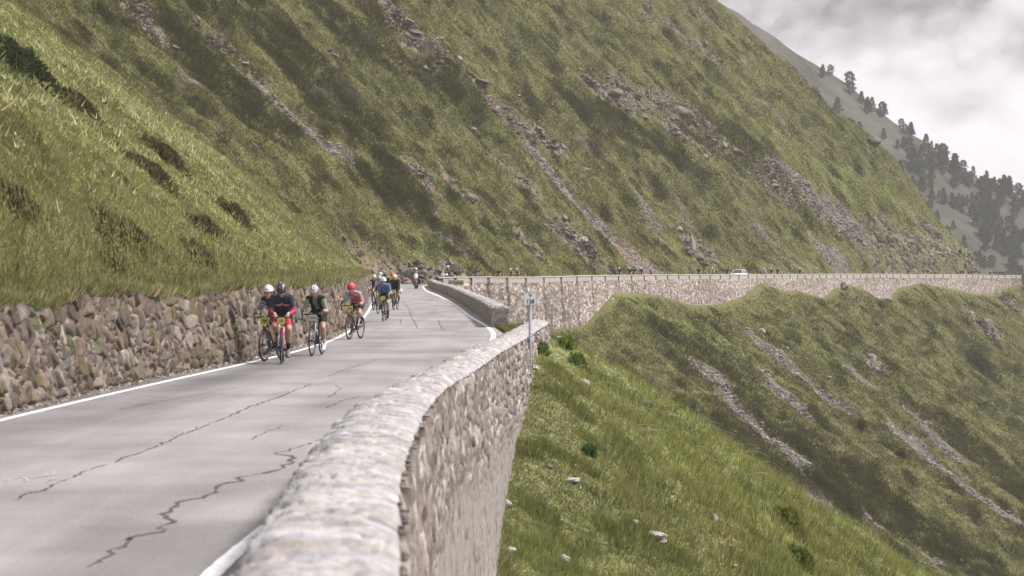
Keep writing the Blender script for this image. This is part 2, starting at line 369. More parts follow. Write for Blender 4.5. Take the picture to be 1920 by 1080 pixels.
# ------------------------------------------------------------------ features of the land, traced on the slopes
FEAT = [  # kind, half width in pixels of the photo, strength, points along the slope
 ('earth', 5, 1.0, [(815, 72), (850, 105), (900, 165), (960, 225), (1010, 265), (1050, 298), (1110, 345)]),
 ('rock', 15, .6, [(835, 110), (890, 170), (950, 225), (1030, 275), (1075, 310)]),
 ('scree', 10, .9, [(990, 275), (1020, 310), (1050, 355), (1085, 390), (1112, 405)]),
 ('redscree', 14, .9, [(1110, 418), (1150, 452), (1190, 490), (1232, 512)]),
 ('rock', 13, .6, [(940, 310), (990, 360), (1030, 410), (1060, 455), (1140, 505)]),
 ('rock', 8, .9, [(975, 435), (985, 455), (1005, 475)]), ('rock', 14, .9, [(1072, 440), (1092, 462)]),
 ('scree', 5, .7, [(1175, 345), (1205, 385), (1230, 420)]), ('rock', 7, .8, [(1215, 425), (1240, 450)]),
 ('rock', 14, 1.0, [(1120, 172), (1150, 178), (1190, 188)]), ('rock', 13, .7, [(1215, 195), (1260, 190), (1310, 225)]), ('rock', 14, .9, [(1270, 255), (1300, 275)]),
 ('rock', 15, .55, [(1330, 265), (1380, 300), (1430, 340), (1500, 372), (1560, 412), (1620, 465)]),
 ('scree', 15, .7, [(1480, 335), (1530, 375), (1570, 405), (1610, 435)]),
 ('rock', 22, .55, [(1640, 478), (1690, 488), (1760, 482), (1820, 492)]), ('rock', 10, .6, [(1640, 420), (1700, 455)]), ('rock', 9, .6, [(1720, 410), (1770, 450), (1820, 480)]),
 ('rock', 10, .9, [(1292, 440), (1300, 478)]), ('rock', 6, .8, [(1318, 455), (1328, 490)]), ('scree', 7, .7, [(1420, 425), (1450, 455), (1490, 495)]), ('scree', 12, .7, [(1545, 472), (1580, 500)]),
 ('rock', 13, 1.0, [(1590, 205), (1620, 240), (1650, 278)]), ('rock', 12, 1.0, [(1765, 372), (1790, 405)]), ('rock', 14, .8, [(1460, 110), (1530, 155)]),
 ('rock', 12, .6, [(1240, 20), (1290, 70), (1340, 100)]), ('scree', 8, .6, [(1435, 190), (1465, 220)]),
 ('rock', 16, .4, [(400, 60), (460, 130), (520, 200), (590, 260)]), ('scree', 20, .45, [(480, 170), (530, 215), (570, 240)]), ('scree', 9, .6, [(590, 265), (640, 285)]),
 ('rock', 17, .8, [(755, 75), (800, 120)]), ('earth', 15, .9, [(850, 355), (885, 385)]), ('earth', 13, .8, [(825, 440), (860, 460)]), ('rock', 8, .8, [(765, 320), (800, 360)]),
 ('earth', 5, .9, [(380, 180), (420, 240), (470, 285), (500, 310), (540, 345), (580, 385), (620, 420), (650, 445), (665, 482)]), ('scree', 3, .9, [(470, 280), (505, 315), (530, 335)]), ('rock', 5, .9, [(375, 175), (395, 205)]),
 ('earth', 20, .9, [(675, 478), (715, 505), (760, 520)]), ('rock', 10, .8, [(760, 517), (830, 522), (865, 522)]), ('rock', 16, .7, [(240, 10), (290, 60)]), ('rock', 14, .6, [(90, 30), (160, 90)]),
 ('earth', 10, .6, [(600, 60), (680, 130)]), ('heath', 45, .4, [(250, 0), (350, 90), (450, 200)]), ('heath', 40, .35, [(420, 0), (560, 110), (640, 200)]), ('heath', 30, .35, [(640, 40), (760, 130), (850, 180)]),
 ('heath', 24, .4, [(1080, 180), (1180, 240), (1280, 300)]), ('heath', 26, .35, [(1280, 230), (1400, 300), (1500, 350)]), ('heath', 20, .6, [(700, 330), (800, 400), (850, 450)]),
 ('lush', 26, .9, [(860, 200), (920, 255), (985, 310)]), ('lush', 22, .8, [(740, 440), (850, 490)]), ('lush', 20, .8, [(1240, 440), (1310, 490)]), ('lush', 22, .8, [(1420, 250), (1500, 300), (1620, 370)]), ('lush', 20, .8, [(1640, 340), (1760, 430)]),
 # below the far road
 ('scree', 10, .9, [(1420, 688), (1470, 730), (1520, 775)]), ('scree', 8, .9, [(1520, 775), (1570, 810), (1640, 850)]),
 ('scree', 12, .9, [(1372, 748), (1410, 795), (1450, 830), (1490, 880)]), ('scree', 10, .8, [(1310, 690), (1345, 715)]),
 ('scree', 8, .7, [(1400, 620), (1460, 670), (1530, 725), (1590, 760)]), ('scree', 12, .9, [(1690, 812), (1760, 880), (1840, 940), (1920, 985)]), ('scree', 10, .8, [(1705, 780), (1750, 825), (1790, 865)]),
 ('scree', 8, .7, [(1600, 705), (1660, 750)]), ('scree', 7, .8, [(1645, 990), (1700, 1030), (1790, 1075)]), ('rock', 9, 1.0, [(1628, 668), (1650, 690)]), ('rock', 12, .9, [(1820, 590), (1855, 625)]), ('rock', 8, .8, [(1880, 560), (1915, 585)]),
 ('rock', 7, .7, [(1580, 540), (1600, 565)]), ('heath', 40, .45, [(1560, 850), (1700, 960), (1850, 1060)]), ('heath', 35, .45, [(1430, 820), (1560, 930)]), ('heath', 34, .4, [(1750, 780), (1900, 900)]), ('heath', 40, .25, [(1300, 650), (1420, 760)]),
 ('lush', 24, 1.0, [(1180, 560), (1280, 610), (1400, 665)]), ('lush', 20, .7, [(1440, 600), (1560, 680)]),
]
def feature_lines():
    out = []
    for kind, w, s, pts in FEAT:
        P = [pick(a, b, 150., fn=terrain_base) for a, b in pts]
        P = [p for p in P if p is not None]
        if len(P) < 2: continue
        yy = np.mean([p[1] for p in P]); out.append((kind, w * yy / F * 2.1, s, np.array(P)))
    return out
FLINES = feature_lines()
def masks(X, Y):
    m = {k: np.zeros(X.shape) for k in ('rock', 'scree', 'redscree', 'earth', 'heath', 'lush')}
    jx = X + fbm(X / 2.0, Y / 2.2, 60, 3) * 1.0; jy = Y + fbm(X / 2.2, Y / 2.0, 64, 3) * 1.0
    for kind, w, s, P in FLINES:
        lo = P[:, :2].min(0) - 3 * w - 2; hi = P[:, :2].max(0) + 3 * w + 2
        sel = np.nonzero((jx > lo[0]) & (jx < hi[0]) & (jy > lo[1]) & (jy < hi[1]))[0]
        if not len(sel): continue
        x = jx[sel]; y = jy[sel]; d = np.full(len(sel), 1e9)
        for i in range(len(P) - 1):
            a = P[i][:2]; b = P[i + 1][:2]; ab = b - a; L2 = ab.dot(ab) + 1e-9
            q = np.clip(((x - a[0]) * ab[0] + (y - a[1]) * ab[1]) / L2, 0, 1)
            d = np.minimum(d, np.hypot(x - a[0] - q * ab[0], y - a[1] - q * ab[1]))
        k = s * sstep(1.45 * w, .65 * w, d)
        m[kind][sel] = np.maximum(m[kind][sel], k)
    return m
# ------------------------------------------------------------------ the land
def land_colour(X, Y, Z, u, t, wl, wr, fine=True):
    m = masks(X, Y)
    n1 = fbm(X / 16, Y / 16, 70, 3); n2 = fbm(X / 4.2, Y / 4.2, 72, 3); n3 = fbm(X / 1.1, Y / 1.2, 74, 3)
    strk = perlin(t / 1.6 + n2, u / 14, 77)          # streaks down the fall line
    far = sstep(185, 225, Y + .3 * np.abs(X))
    g = np.array([.105, .103, .041]); lush = np.array([.117, .126, .043]); dry = np.array([.130, .121, .050]); heath = np.array([.074, .060, .030]); brown = np.array([.105, .080, .044])
    rock = np.array([.215, .182, .160]); scree = np.array([.225, .198, .186]); red = np.array([.235, .165, .138]); earth = np.array([.175, .128, .092])
    c = np.tile(g, (len(X), 1))
    def mix(c, k, a): k = np.clip(k, 0, 1)[:, None]; return c * (1 - k) + np.asarray(a) * k
    c = mix(c, .75 * sstep(-.15, .55, n1 + .5 * n2), dry)
    c = mix(c, .6 * sstep(.1, .6, n2 - .3 * n1 + .4 * strk), lush)
    c = mix(c, (.30 + .22 * far) * sstep(.12, .6, n3 * .5 + n2 * .6 + .5 * strk), heath)
    # the near banks are greener
    near = (1 - far) * ((X > wr) | (X < wl))
    c = mix(c, .55 * near, lush) * (1 + .75 * near[:, None])
    c = c + near[:, None] * np.array([.006, .012, .016])
    c = mix(c, .27 * near, np.array([.205, .192, .098]))
    c = c * (1 + near * np.clip(.45 * n2 + .30 * n3, -.22, .6) + .10 * near)[:, None]
    c = mix(c, .42 * near * sstep(-.05, .55, n2 + .5 * n3), dry * 1.35)
    c = mix(c, .40 * near * sstep(.25, .7, n3 + .4 * n1), brown * 1.7)
    c = mix(c, .55 * (X < wl) * sstep(9, 17, wl - X) * (1 - far) * sstep(-.5, .3, n1 + n2), heath * 1.1)  # upper left bank: heath, with the corner vignette painted into its colour
    c = mix(c, m['lush'] * .65, lush * 1.1)
    hn = sstep(-.35, .4, n2 + .5 * n3)
    c = mix(c, m['heath'] * (.25 + .6 * hn), heath * (.9 + .3 * n3[:, None]))
    rr = sstep(-.25, .35, n3 + .5 * strk + (m['rock'] - .6))
    c = mix(c, m['rock'] * (.1 + .75 * rr), rock * (1 + .45 * n3[:, None]))
    c = mix(c, m['scree'] * (.35 + .65 * sstep(-.5, .1, n3 + (m['scree'] - .5))), scree * (1 + .2 * n3[:, None]))
    c = mix(c, m['redscree'] * .9, red * (1 + .2 * n3[:, None])); c = mix(c, m['earth'] * (.4 + .6 * sstep(-.3, .3, n3)), earth * (1 + .3 * n3[:, None]))
    bare = sstep(.62, .9, fbm(X / 6, Y / 5, 79, 3) + .3 * strk) * far
    c = mix(c, bare * .55, rock * .85)
    c = c * (1 + .06 * far * (1 - np.clip(m['rock'] + m['scree'] + m['redscree'] + m['earth'], 0, 1)))[:, None]
    return np.clip(c, .01, .7), m
def land_relief(X, Y, Z, m):
    """rock and bare ground stand out rougher than turf"""
    r = m['rock']; e = m['earth'] ; s = np.maximum(m['scree'], m['redscree'])
    b, _, _ = voronoi(X / 1.5 + perlin(X, Y, 81) * .4, Y / 2.4, 82)
    rough = (np.abs(fbm(X / 2.2, Y / 2.6, 83, 4)) - .25) * 1.7 + np.clip(b, 0, .5) * .9
    Z = Z + r * rough * .95 - s * .35 + s * fbm(X / .5, Y / .6, 86, 2) * .10
    Z = Z - e * .95 + e * (np.abs(fbm(X / 1.4, Y / 1.6, 88, 3)) - .2) * .7
    Z = Z + m['heath'] * .25 * fbm(X / 1.3, Y / 1.5, 90, 2)
    return Z
def land_full(X, Y):
    Z, u, t, wl, wr = terrain(X, Y)
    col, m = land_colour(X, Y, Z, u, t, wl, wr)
    return land_relief(X, Y, Z, m), col, m, u, t, wl, wr
def fan(rows, cols):
    YY = np.repeat(rows[:, None], len(cols), 1); XX = cols[None] * (YY + 16)
    return XX, YY
rows = np.concatenate([np.arange(-3, 24, .3), np.arange(24, 66, .17), np.arange(66, 190, .45), np.arange(190, 470, .30), np.arange(470, 620, 2.0)])
cols = np.concatenate([np.arange(-.42, -.235, .004), np.arange(-.235, .25, .00075), np.arange(.25, .45, .004)])
XX, YY = fan(rows, cols)
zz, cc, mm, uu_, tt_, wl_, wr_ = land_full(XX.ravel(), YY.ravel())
n, m_ = XX.shape
I = np.arange(n * m_, dtype=np.int32).reshape(n, m_)
q = np.stack([I[:-1, :-1], I[:-1, 1:], I[1:, 1:], I[1:, :-1]], -1).reshape(-1, 4)
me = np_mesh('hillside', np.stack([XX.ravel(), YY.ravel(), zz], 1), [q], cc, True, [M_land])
land = link(bpy.data.objects.new('hillside', me)); land['kind'] = 'structure'
print('land verts', len(zz))
# valley floor far below, out to the horizon
v = MB(); gx = np.linspace(-1090, 1090, 60); gy = np.linspace(-280, 1380, 60)
G = np.stack([*np.meshgrid(gx, gy, indexing='ij'), np.zeros((60, 60))], -1); G[..., 2] = -150 + fbm(G[..., 0] / 300, G[..., 1] / 300, 3, 3) * 15
v.grid(G, (.10, .11, .06)); o = v.build('ground', M_far); o['kind'] = 'structure'

# ------------------------------------------------------------------ road
def road_edges():
    L = []; R = []
    for y in np.arange(-3, 203, 1.0):
        L.append((float(x_wl(y)) - .12, y)); R.append((float(x_wi(y) + .12 if y < 56 else (x_w2(y) + .1 if y > 78 else x_wi(56.) + .05 + (x_w2(78.) - x_wi(56.)) * (y - 56) / 22)), y))
    bendL = [(-12.0, 206), (-12.6, 213), (-13.0, 220), (-12.4, 226), (-10.8, 230.5), (-8.3, 233.5)]
    bendR = [(float(x_w2(206.)), 206), (float(x_w2(213.)), 213), (-7.75, 219.5), (-7.3, 221.6), (-6.4, 223.0), (-5.2, 224.2)]
    L += bendL; R += bendR
    nb = len(L)
    pts = [(p, d) for p, d in PB[2:]] + [(94.3, 452), (89.5, 470), (78, 497)]
    P = []
    for i in range(len(pts) - 1):
        for s in np.linspace(0, 1, 8, endpoint=False): P.append((pts[i][0] * (1 - s) + pts[i + 1][0] * s, pts[i][1] * (1 - s) + pts[i + 1][1] * s))
    P.append(pts[-1]); P = np.array(P)
    T = np.gradient(P, axis=0); T /= np.linalg.norm(T, axis=1)[:, None]
    nrm = np.stack([-T[:, 1], T[:, 0]], 1)
    for a, b in zip(P, nrm): R.append(tuple(a + b * .12)); L.append(tuple(a + b * 6.5))
    return np.array(L), np.array(R), nb
RL, RR, NB = road_edges()
def road_z(x, y):
    x = np.asarray(x, float); y = np.asarray(y, float)
    u, t = seg_param(x, y, PB_T)
    return np.where(y < 222, np.minimum(zroadA(y), .3), np.where((y < 236) & (x < -2), .28 + 0 * y, zB_road(t)))
s = np.concatenate([np.linspace(0, .14, 8), np.linspace(.17, 1, 24)])
P = RL[:, None] * (1 - s[None, :, None]) + RR[:, None] * s[None, :, None]
zc = road_z(P[..., 0], P[..., 1])
PP = np.concatenate([P, zc[..., None]], -1)
# the old surface: a darker tracked band by the left line, patches near the wall
dx = P[..., 0] - x_ll(P[..., 1]); k1 = np.exp(-((dx - .85) / .8) ** 2) * sstep(75, 45, P[..., 1]) * .26 + np.clip(fbm(P[..., 0] / 1.6, P[..., 1] / 7, 15, 3), 0, 1) * .34 + sstep(.05, -.25, dx) * sstep(150, 100, P[..., 1]) * .45
k1 += np.where(P[..., 1] < 19, .30 * sstep(1.2, .2, np.abs(P[..., 0] + 2.4)), 0)
colr = np.array([1.0, .985, .975]) * (1 - np.clip(k1, 0, .5))[..., None]
r = MB(); r.grid(PP, colr); road = r.build('road', M_road); road['kind'] = 'structure'
# painted edge lines, 4 mm above the asphalt
def strip(cx, y0, y1, w, dz, wob=0.0, step=.25):
    ys = np.arange(y0, y1, step); xs = cx(ys)
    P = np.zeros((len(ys), 3, 3)); T = np.gradient(np.stack([xs, ys], 1), axis=0); T /= np.linalg.norm(T, axis=1)[:, None]; nx = np.stack([T[:, 1], -T[:, 0]], 1)
    for j, q in enumerate((-.5, 0, .5)):
        e = wob * perlin(ys * 3.1, ys * 0 + j * 5.3, 12)
        xy = np.stack([xs, ys], 1) + nx * (q * w + e)[:, None]
        P[:, j, :2] = xy; P[:, j, 2] = road_z(xy[:, 0], xy[:, 1]) + dz
    return P
ln = MB()
lc = (.78, .77, .775)
def worn(P): k = np.clip(1 - .30 * np.clip(fbm(P[..., 0] * 1.6, P[..., 1] * .9, 14, 3), 0, 1), .5, 1); return np.array(lc) * k[..., None]
A_ = strip(x_ll, -3, 203, .125, .004, .012); ln.grid(A_, worn(A_))
o = ln.build('road_marking', M_line); o['kind'] = 'structure'
ln = MB(); B_ = strip(x_lr, -3, 67.5, .13, .004, .01); ln.grid(B_, worn(B_)); o = ln.build('road_marking', M_line); o['kind'] = 'structure'
ln = MB(); B_ = strip(x_lr, 67.5, 212, .14, .004, .01)
ext = np.array([(-7.85, 214), (-8.0, 217), (-7.95, 220), (-7.5, 222.6), (-6.6, 224.4), (-5.0, 226.5)])
E = np.stack([np.stack([ext[:, 0] - .07, ext[:, 1], road_z(ext[:, 0], ext[:, 1]) + .004], 1), np.stack([ext[:, 0], ext[:, 1], road_z(ext[:, 0], ext[:, 1]) + .004], 1), np.stack([ext[:, 0] + .07, ext[:, 1] - .05, road_z(ext[:, 0], ext[:, 1]) + .004], 1)], 1)
B_ = np.concatenate([B_, E]); ln.grid(B_, worn(B_)); o = ln.build('road_marking', M_line); o['kind'] = 'structure'
# cracks in the asphalt (thin dark sheets that follow broken paths)
CR = [([(60, 925), (130, 897), (200, 870), (290, 838), (350, 812), (420, 785), (470, 762), (530, 742), (583, 720)], .028, .05),
      ([(20, 942), (45, 930), (58, 921)], .025, .05),
      ([(160, 1062), (185, 1044), (225, 1030), (240, 1010), (290, 1000), (322, 965), (315, 958), (345, 940), (390, 930), (420, 920), (422, 910), (460, 895), (520, 880), (548, 868), (545, 858), (522, 850)], .05, .10),
      ([(522, 850), (560, 838), (590, 828), (615, 818)], .02, .06), ([(470, 825), (500, 810), (535, 798)], .016, .05), ([(615, 705), (650, 692), (710, 673)], .02, .05),
      ([(615, 745), (640, 728), (628, 722)], .02, .05), ([(125, 785), (180, 778), (260, 760), (330, 748), (400, 735), (470, 722)], .016, .06), ([(610, 765), (645, 750), (680, 742)], .02, .05),
      ([(755, 565), (768, 580), (770, 592), (778, 605), (783, 617)], .03, .04), ([(822, 600), (826, 612), (833, 620)], .03, .05), ([(620, 690), (700, 680)], .012, .03),
      ([(700, 612), (720, 610)], .03, .05), ([(750, 598), (752, 606)], .03, .03), ([(500, 742), (620, 716)], .012, .05), ([(320, 820), (400, 790)], .012, .06)]
def crack(pts, w, jag):
    P = []
    for px, py in pts:
        v = ray(px, py); d = (CAM[2]) / -v[2]; P.append((CAM + v * d)[:2])
    P = np.array(P); out = []
    for i in range(len(P) - 1):
        nseg = max(2, int(np.hypot(*(P[i + 1] - P[i])) / .13))
        for sgm in range(nseg): out.append(P[i] + (P[i + 1] - P[i]) * sgm / nseg)
    out.append(P[-1]); out = np.array(out); kx = np.arange(len(out)) * .45 + pts[0][0]
    out[:, 0] += jag * fbm(kx, kx * .3, 21, 2); out[:, 1] += jag * 1.5 * fbm(kx, kx * .3, 25, 2)
    T = np.gradient(out, axis=0); T /= np.linalg.norm(T, axis=1)[:, None] + 1e-9; nx = np.stack([T[:, 1], -T[:, 0]], 1)
    w = w * .29; ww = w * (1.0 + .9 * perlin(kx * 1.7, kx, 28)); ww = np.clip(ww, w * .25, w * 2); ww = ww * np.clip((perlin(kx * 1.3, kx * .2, 33) + .42) * 3.5, .06, 1.5); ww[0] *= .2; ww[-1] *= .2
    # cracks that run across the view read wider on the ground along it
    G = np.zeros((len(out), 2, 3)); G[:, 0, :2] = out + nx * ww[:, None]; G[:, 1, :2] = out - nx * ww[:, None]; G[..., 2] = .004
    return G
ck = MB()
for pts, w, jag in CR: ck.grid(crack(pts, w, jag), (.33, .30, .31))
o = ck.build('road_crack', M_road); o['kind'] = 'structure'
# faint chalk scribbles left on the asphalt
ck = MB(); v = ray(50, 895); d0 = CAM[2] / -v[2]; p0 = CAM + v * d0
for i in range(9):
    a = p0[:2] + np.array([-.28 + i * .075, random.uniform(-.25, .25)])
    b_ = a + np.array([random.uniform(-.05, .07), random.uniform(-.6, .6)])
    t_ = np.linspace(0, 1, 6)[:, None]; pts = a + (b_ - a) * t_ + np.stack([.02 * np.sin(t_[:, 0] * 5 + i), 0 * t_[:, 0]], 1)
    G = np.zeros((6, 2, 3)); G[:, 0, :2] = pts + (-.012, 0); G[:, 1, :2] = pts + (.012, 0); G[..., 2] = .005 ; ck.grid(G, (.36, .35, .36))
o = ck.build('chalk_mark', M_line); o['kind'] = 'structure'

# ------------------------------------------------------------------ stone walls
def stone_palette(h, kind):
    """colour of single stones, h: random number per stone (n,)"""
    if kind == 'brown':
        pal = np.array([[.245, .19, .175], [.20, .155, .14], [.30, .25, .225], [.225, .17, .15], [.29, .265, .26], [.26, .20, .165], [.175, .14, .13], [.33, .30, .285]])
    elif kind == 'grey':
        pal = np.array([[.34, .31, .29], [.29, .255, .235], [.38, .355, .34], [.33, .28, .24], [.30, .28, .27], [.42, .37, .33]])
    elif kind == 'cap':
        pal = np.array([[.50, .47, .455], [.56, .535, .525], [.44, .41, .395], [.53, .475, .43], [.60, .575, .56], [.47, .45, .45], [.55, .49, .42]])
    else:
        pal = np.array([[.34, .28, .255], [.29, .235, .21], [.42, .37, .345], [.31, .265, .25], [.25, .205, .19], [.48, .435, .41]])
    i = np.clip((h * len(pal)).astype(int), 0, len(pal) - 1); f = ((h * 997) % 1)[..., None]
    return pal[i] * ((.62 + .85 * f) if kind in ('brown', 'outer') else (.82 + .36 * f)) * (np.array([1.02, .97, .90]) if kind == 'brown' else np.array([.96, .98, 1.03]) if kind == 'cap' else 1.0) * {'brown': .52, 'cap': .66, 'grey': .72, 'outer': .80}[kind]
def stones(S, T, cs, ct, kind, seed, depth, mortar=(.30, .275, .255), gap=.10, jit=.85):
    """relief and colour of a rubble face over wall coordinates S (along) and T (across), metres"""
    wx = .25 * perlin(S / cs * .6, T / ct * .6, seed + 5); wy = .25 * perlin(S / cs * .6 + 9, T / ct * .6, seed + 6)
    tilt = 0
    if kind == 'brown':
        e, cx, cy, lx, ly = voronoi((S / cs + wx).ravel(), (T / ct + wy).ravel(), seed, jit, True)
        tilt = ((hash2(cx, cy, seed + 15) - .5) * lx + (hash2(cx, cy, seed + 17) - .5) * ly).reshape(S.shape) * 1.5
    else: e, cx, cy = voronoi((S / cs + wx).ravel(), (T / ct + wy).ravel(), seed, jit)
    h = hash2(cx, cy, seed + 9); h2 = hash2(cx, cy, seed + 13)
    e = e.reshape(S.shape); h = h.reshape(S.shape); h2 = h2.reshape(S.shape)
    up = sstep(0, gap * 1.8, e)
    face = fbm(S / (cs * .45), T / (ct * .45), seed + 20, 3)
    disp = depth * (up * (.55 + .75 * h2 + tilt) + .16 * face * up + .25 * (perlin(S / cs + 50 * h, T / ct, seed + 22)) * up)
    c = stone_palette(h, kind) * (1 + .22 * face)[..., None]
    k = sstep(0, gap, e)[..., None]
    mo = np.array(mortar) * (1 + .3 * fbm(S / .12, T / .12, seed + 30, 2))[..., None]
    if kind in ('brown', 'outer'):
        mo = mo * (.18 + .95 * sstep(-.25, .35, fbm(S / (cs * 1.6), T / (ct * 1.6), seed + 33, 2)))[..., None]
    return disp, mo * (1 - k) + c * k
def wall_sheet(mb, s_vals, t_vals, path, cs, ct, kind, seed, depth, paint=None, **kw):
    """path(s, t) -> point, outward normal (arrays n x m x 3)"""
    S, T = np.meshgrid(s_vals, t_vals, indexing='ij')
    P, Nn = path(S, T)
    d, c = stones(S, T, cs, ct, kind, seed, depth, **kw)
    if paint is not None: d, c = paint(S, T, P, d, c)
    mb.grid(P + Nn * d[..., None], np.clip(c, .01, .8))
# --- left retaining wall under the bank
lw = MB()
yk = np.concatenate([np.arange(-3, 26, .08), np.arange(26, 62, .024), np.arange(62, 100, .045), np.arange(100, 206, .11)])
ps = np.concatenate([[0], np.cumsum(np.hypot(np.diff(x_wl(yk)), np.diff(yk)))])
def left_path(S, T):
    y = np.interp(S, ps, yk); x = x_wl(y); e = .05; g_ = (x_wl(y + e) - x_wl(y - e)) / (2 * e)
    nx = 1 / np.sqrt(1 + g_**2); ny = -g_ * nx
    h = 1.50 + .16 * fbm(y / 5, y * 0, 31, 2) + .08 * perlin(y / .5, y * 0, 33)
    hh = np.where(T > 1, 1.0, T)
    z = -.12 + (h + .12) * hh + zroadA(y)
    back = .17 * hh + np.maximum(T - 1, 0) * .75
    P = np.stack([x - nx * back, y - ny * back, z + np.maximum(T - 1, 0) * .05], -1)
    return P, np.stack([nx, ny, 0.12 + 0 * nx], -1)
def left_paint(S, T, P, d, c):
    mo = sstep(.25, .55, fbm(S / .55, T / .3, 36, 3))[..., None] * sstep(.05, .3, T)[..., None]
    c = c * (1 - mo * .55) + np.array([.085, .098, .030]) * mo * .55
    return d * sstep(0, .03, T + .02), c
tv = np.concatenate([np.linspace(0, 1, 66), [1.08, 1.2, 1.4, 1.7, 2.0]])
S, T = np.meshgrid(ps, tv, indexing='ij'); P, Nn = left_path(S, T)
d, c = stones(S, T * 1.5, .44, .30, 'brown', 3, .085, gap=.10, mortar=(.36, .325, .285)); d2, c2 = stones(S, T * 1.5, .155, .13, 'brown', 8, .06, gap=.11, mortar=(.23, .205, .18))
k = (fbm(S / 1.1, T * 1.5 / .8, 39, 2) > .12) | (T * 1.5 < .12 + .1 * perlin(S, S * 0, 2)); d = np.where(k, d2, d); c = np.where(k[..., None], c2, c)
d, c = left_paint(S, T, P, d, c)
lw.grid(P + Nn * d[..., None], np.clip(c, .01, .8))
o = lw.build('retaining_wall', M_stone)
tag(o, 'rough brown fieldstone retaining wall along the road under the steep grass bank', 'stone wall')

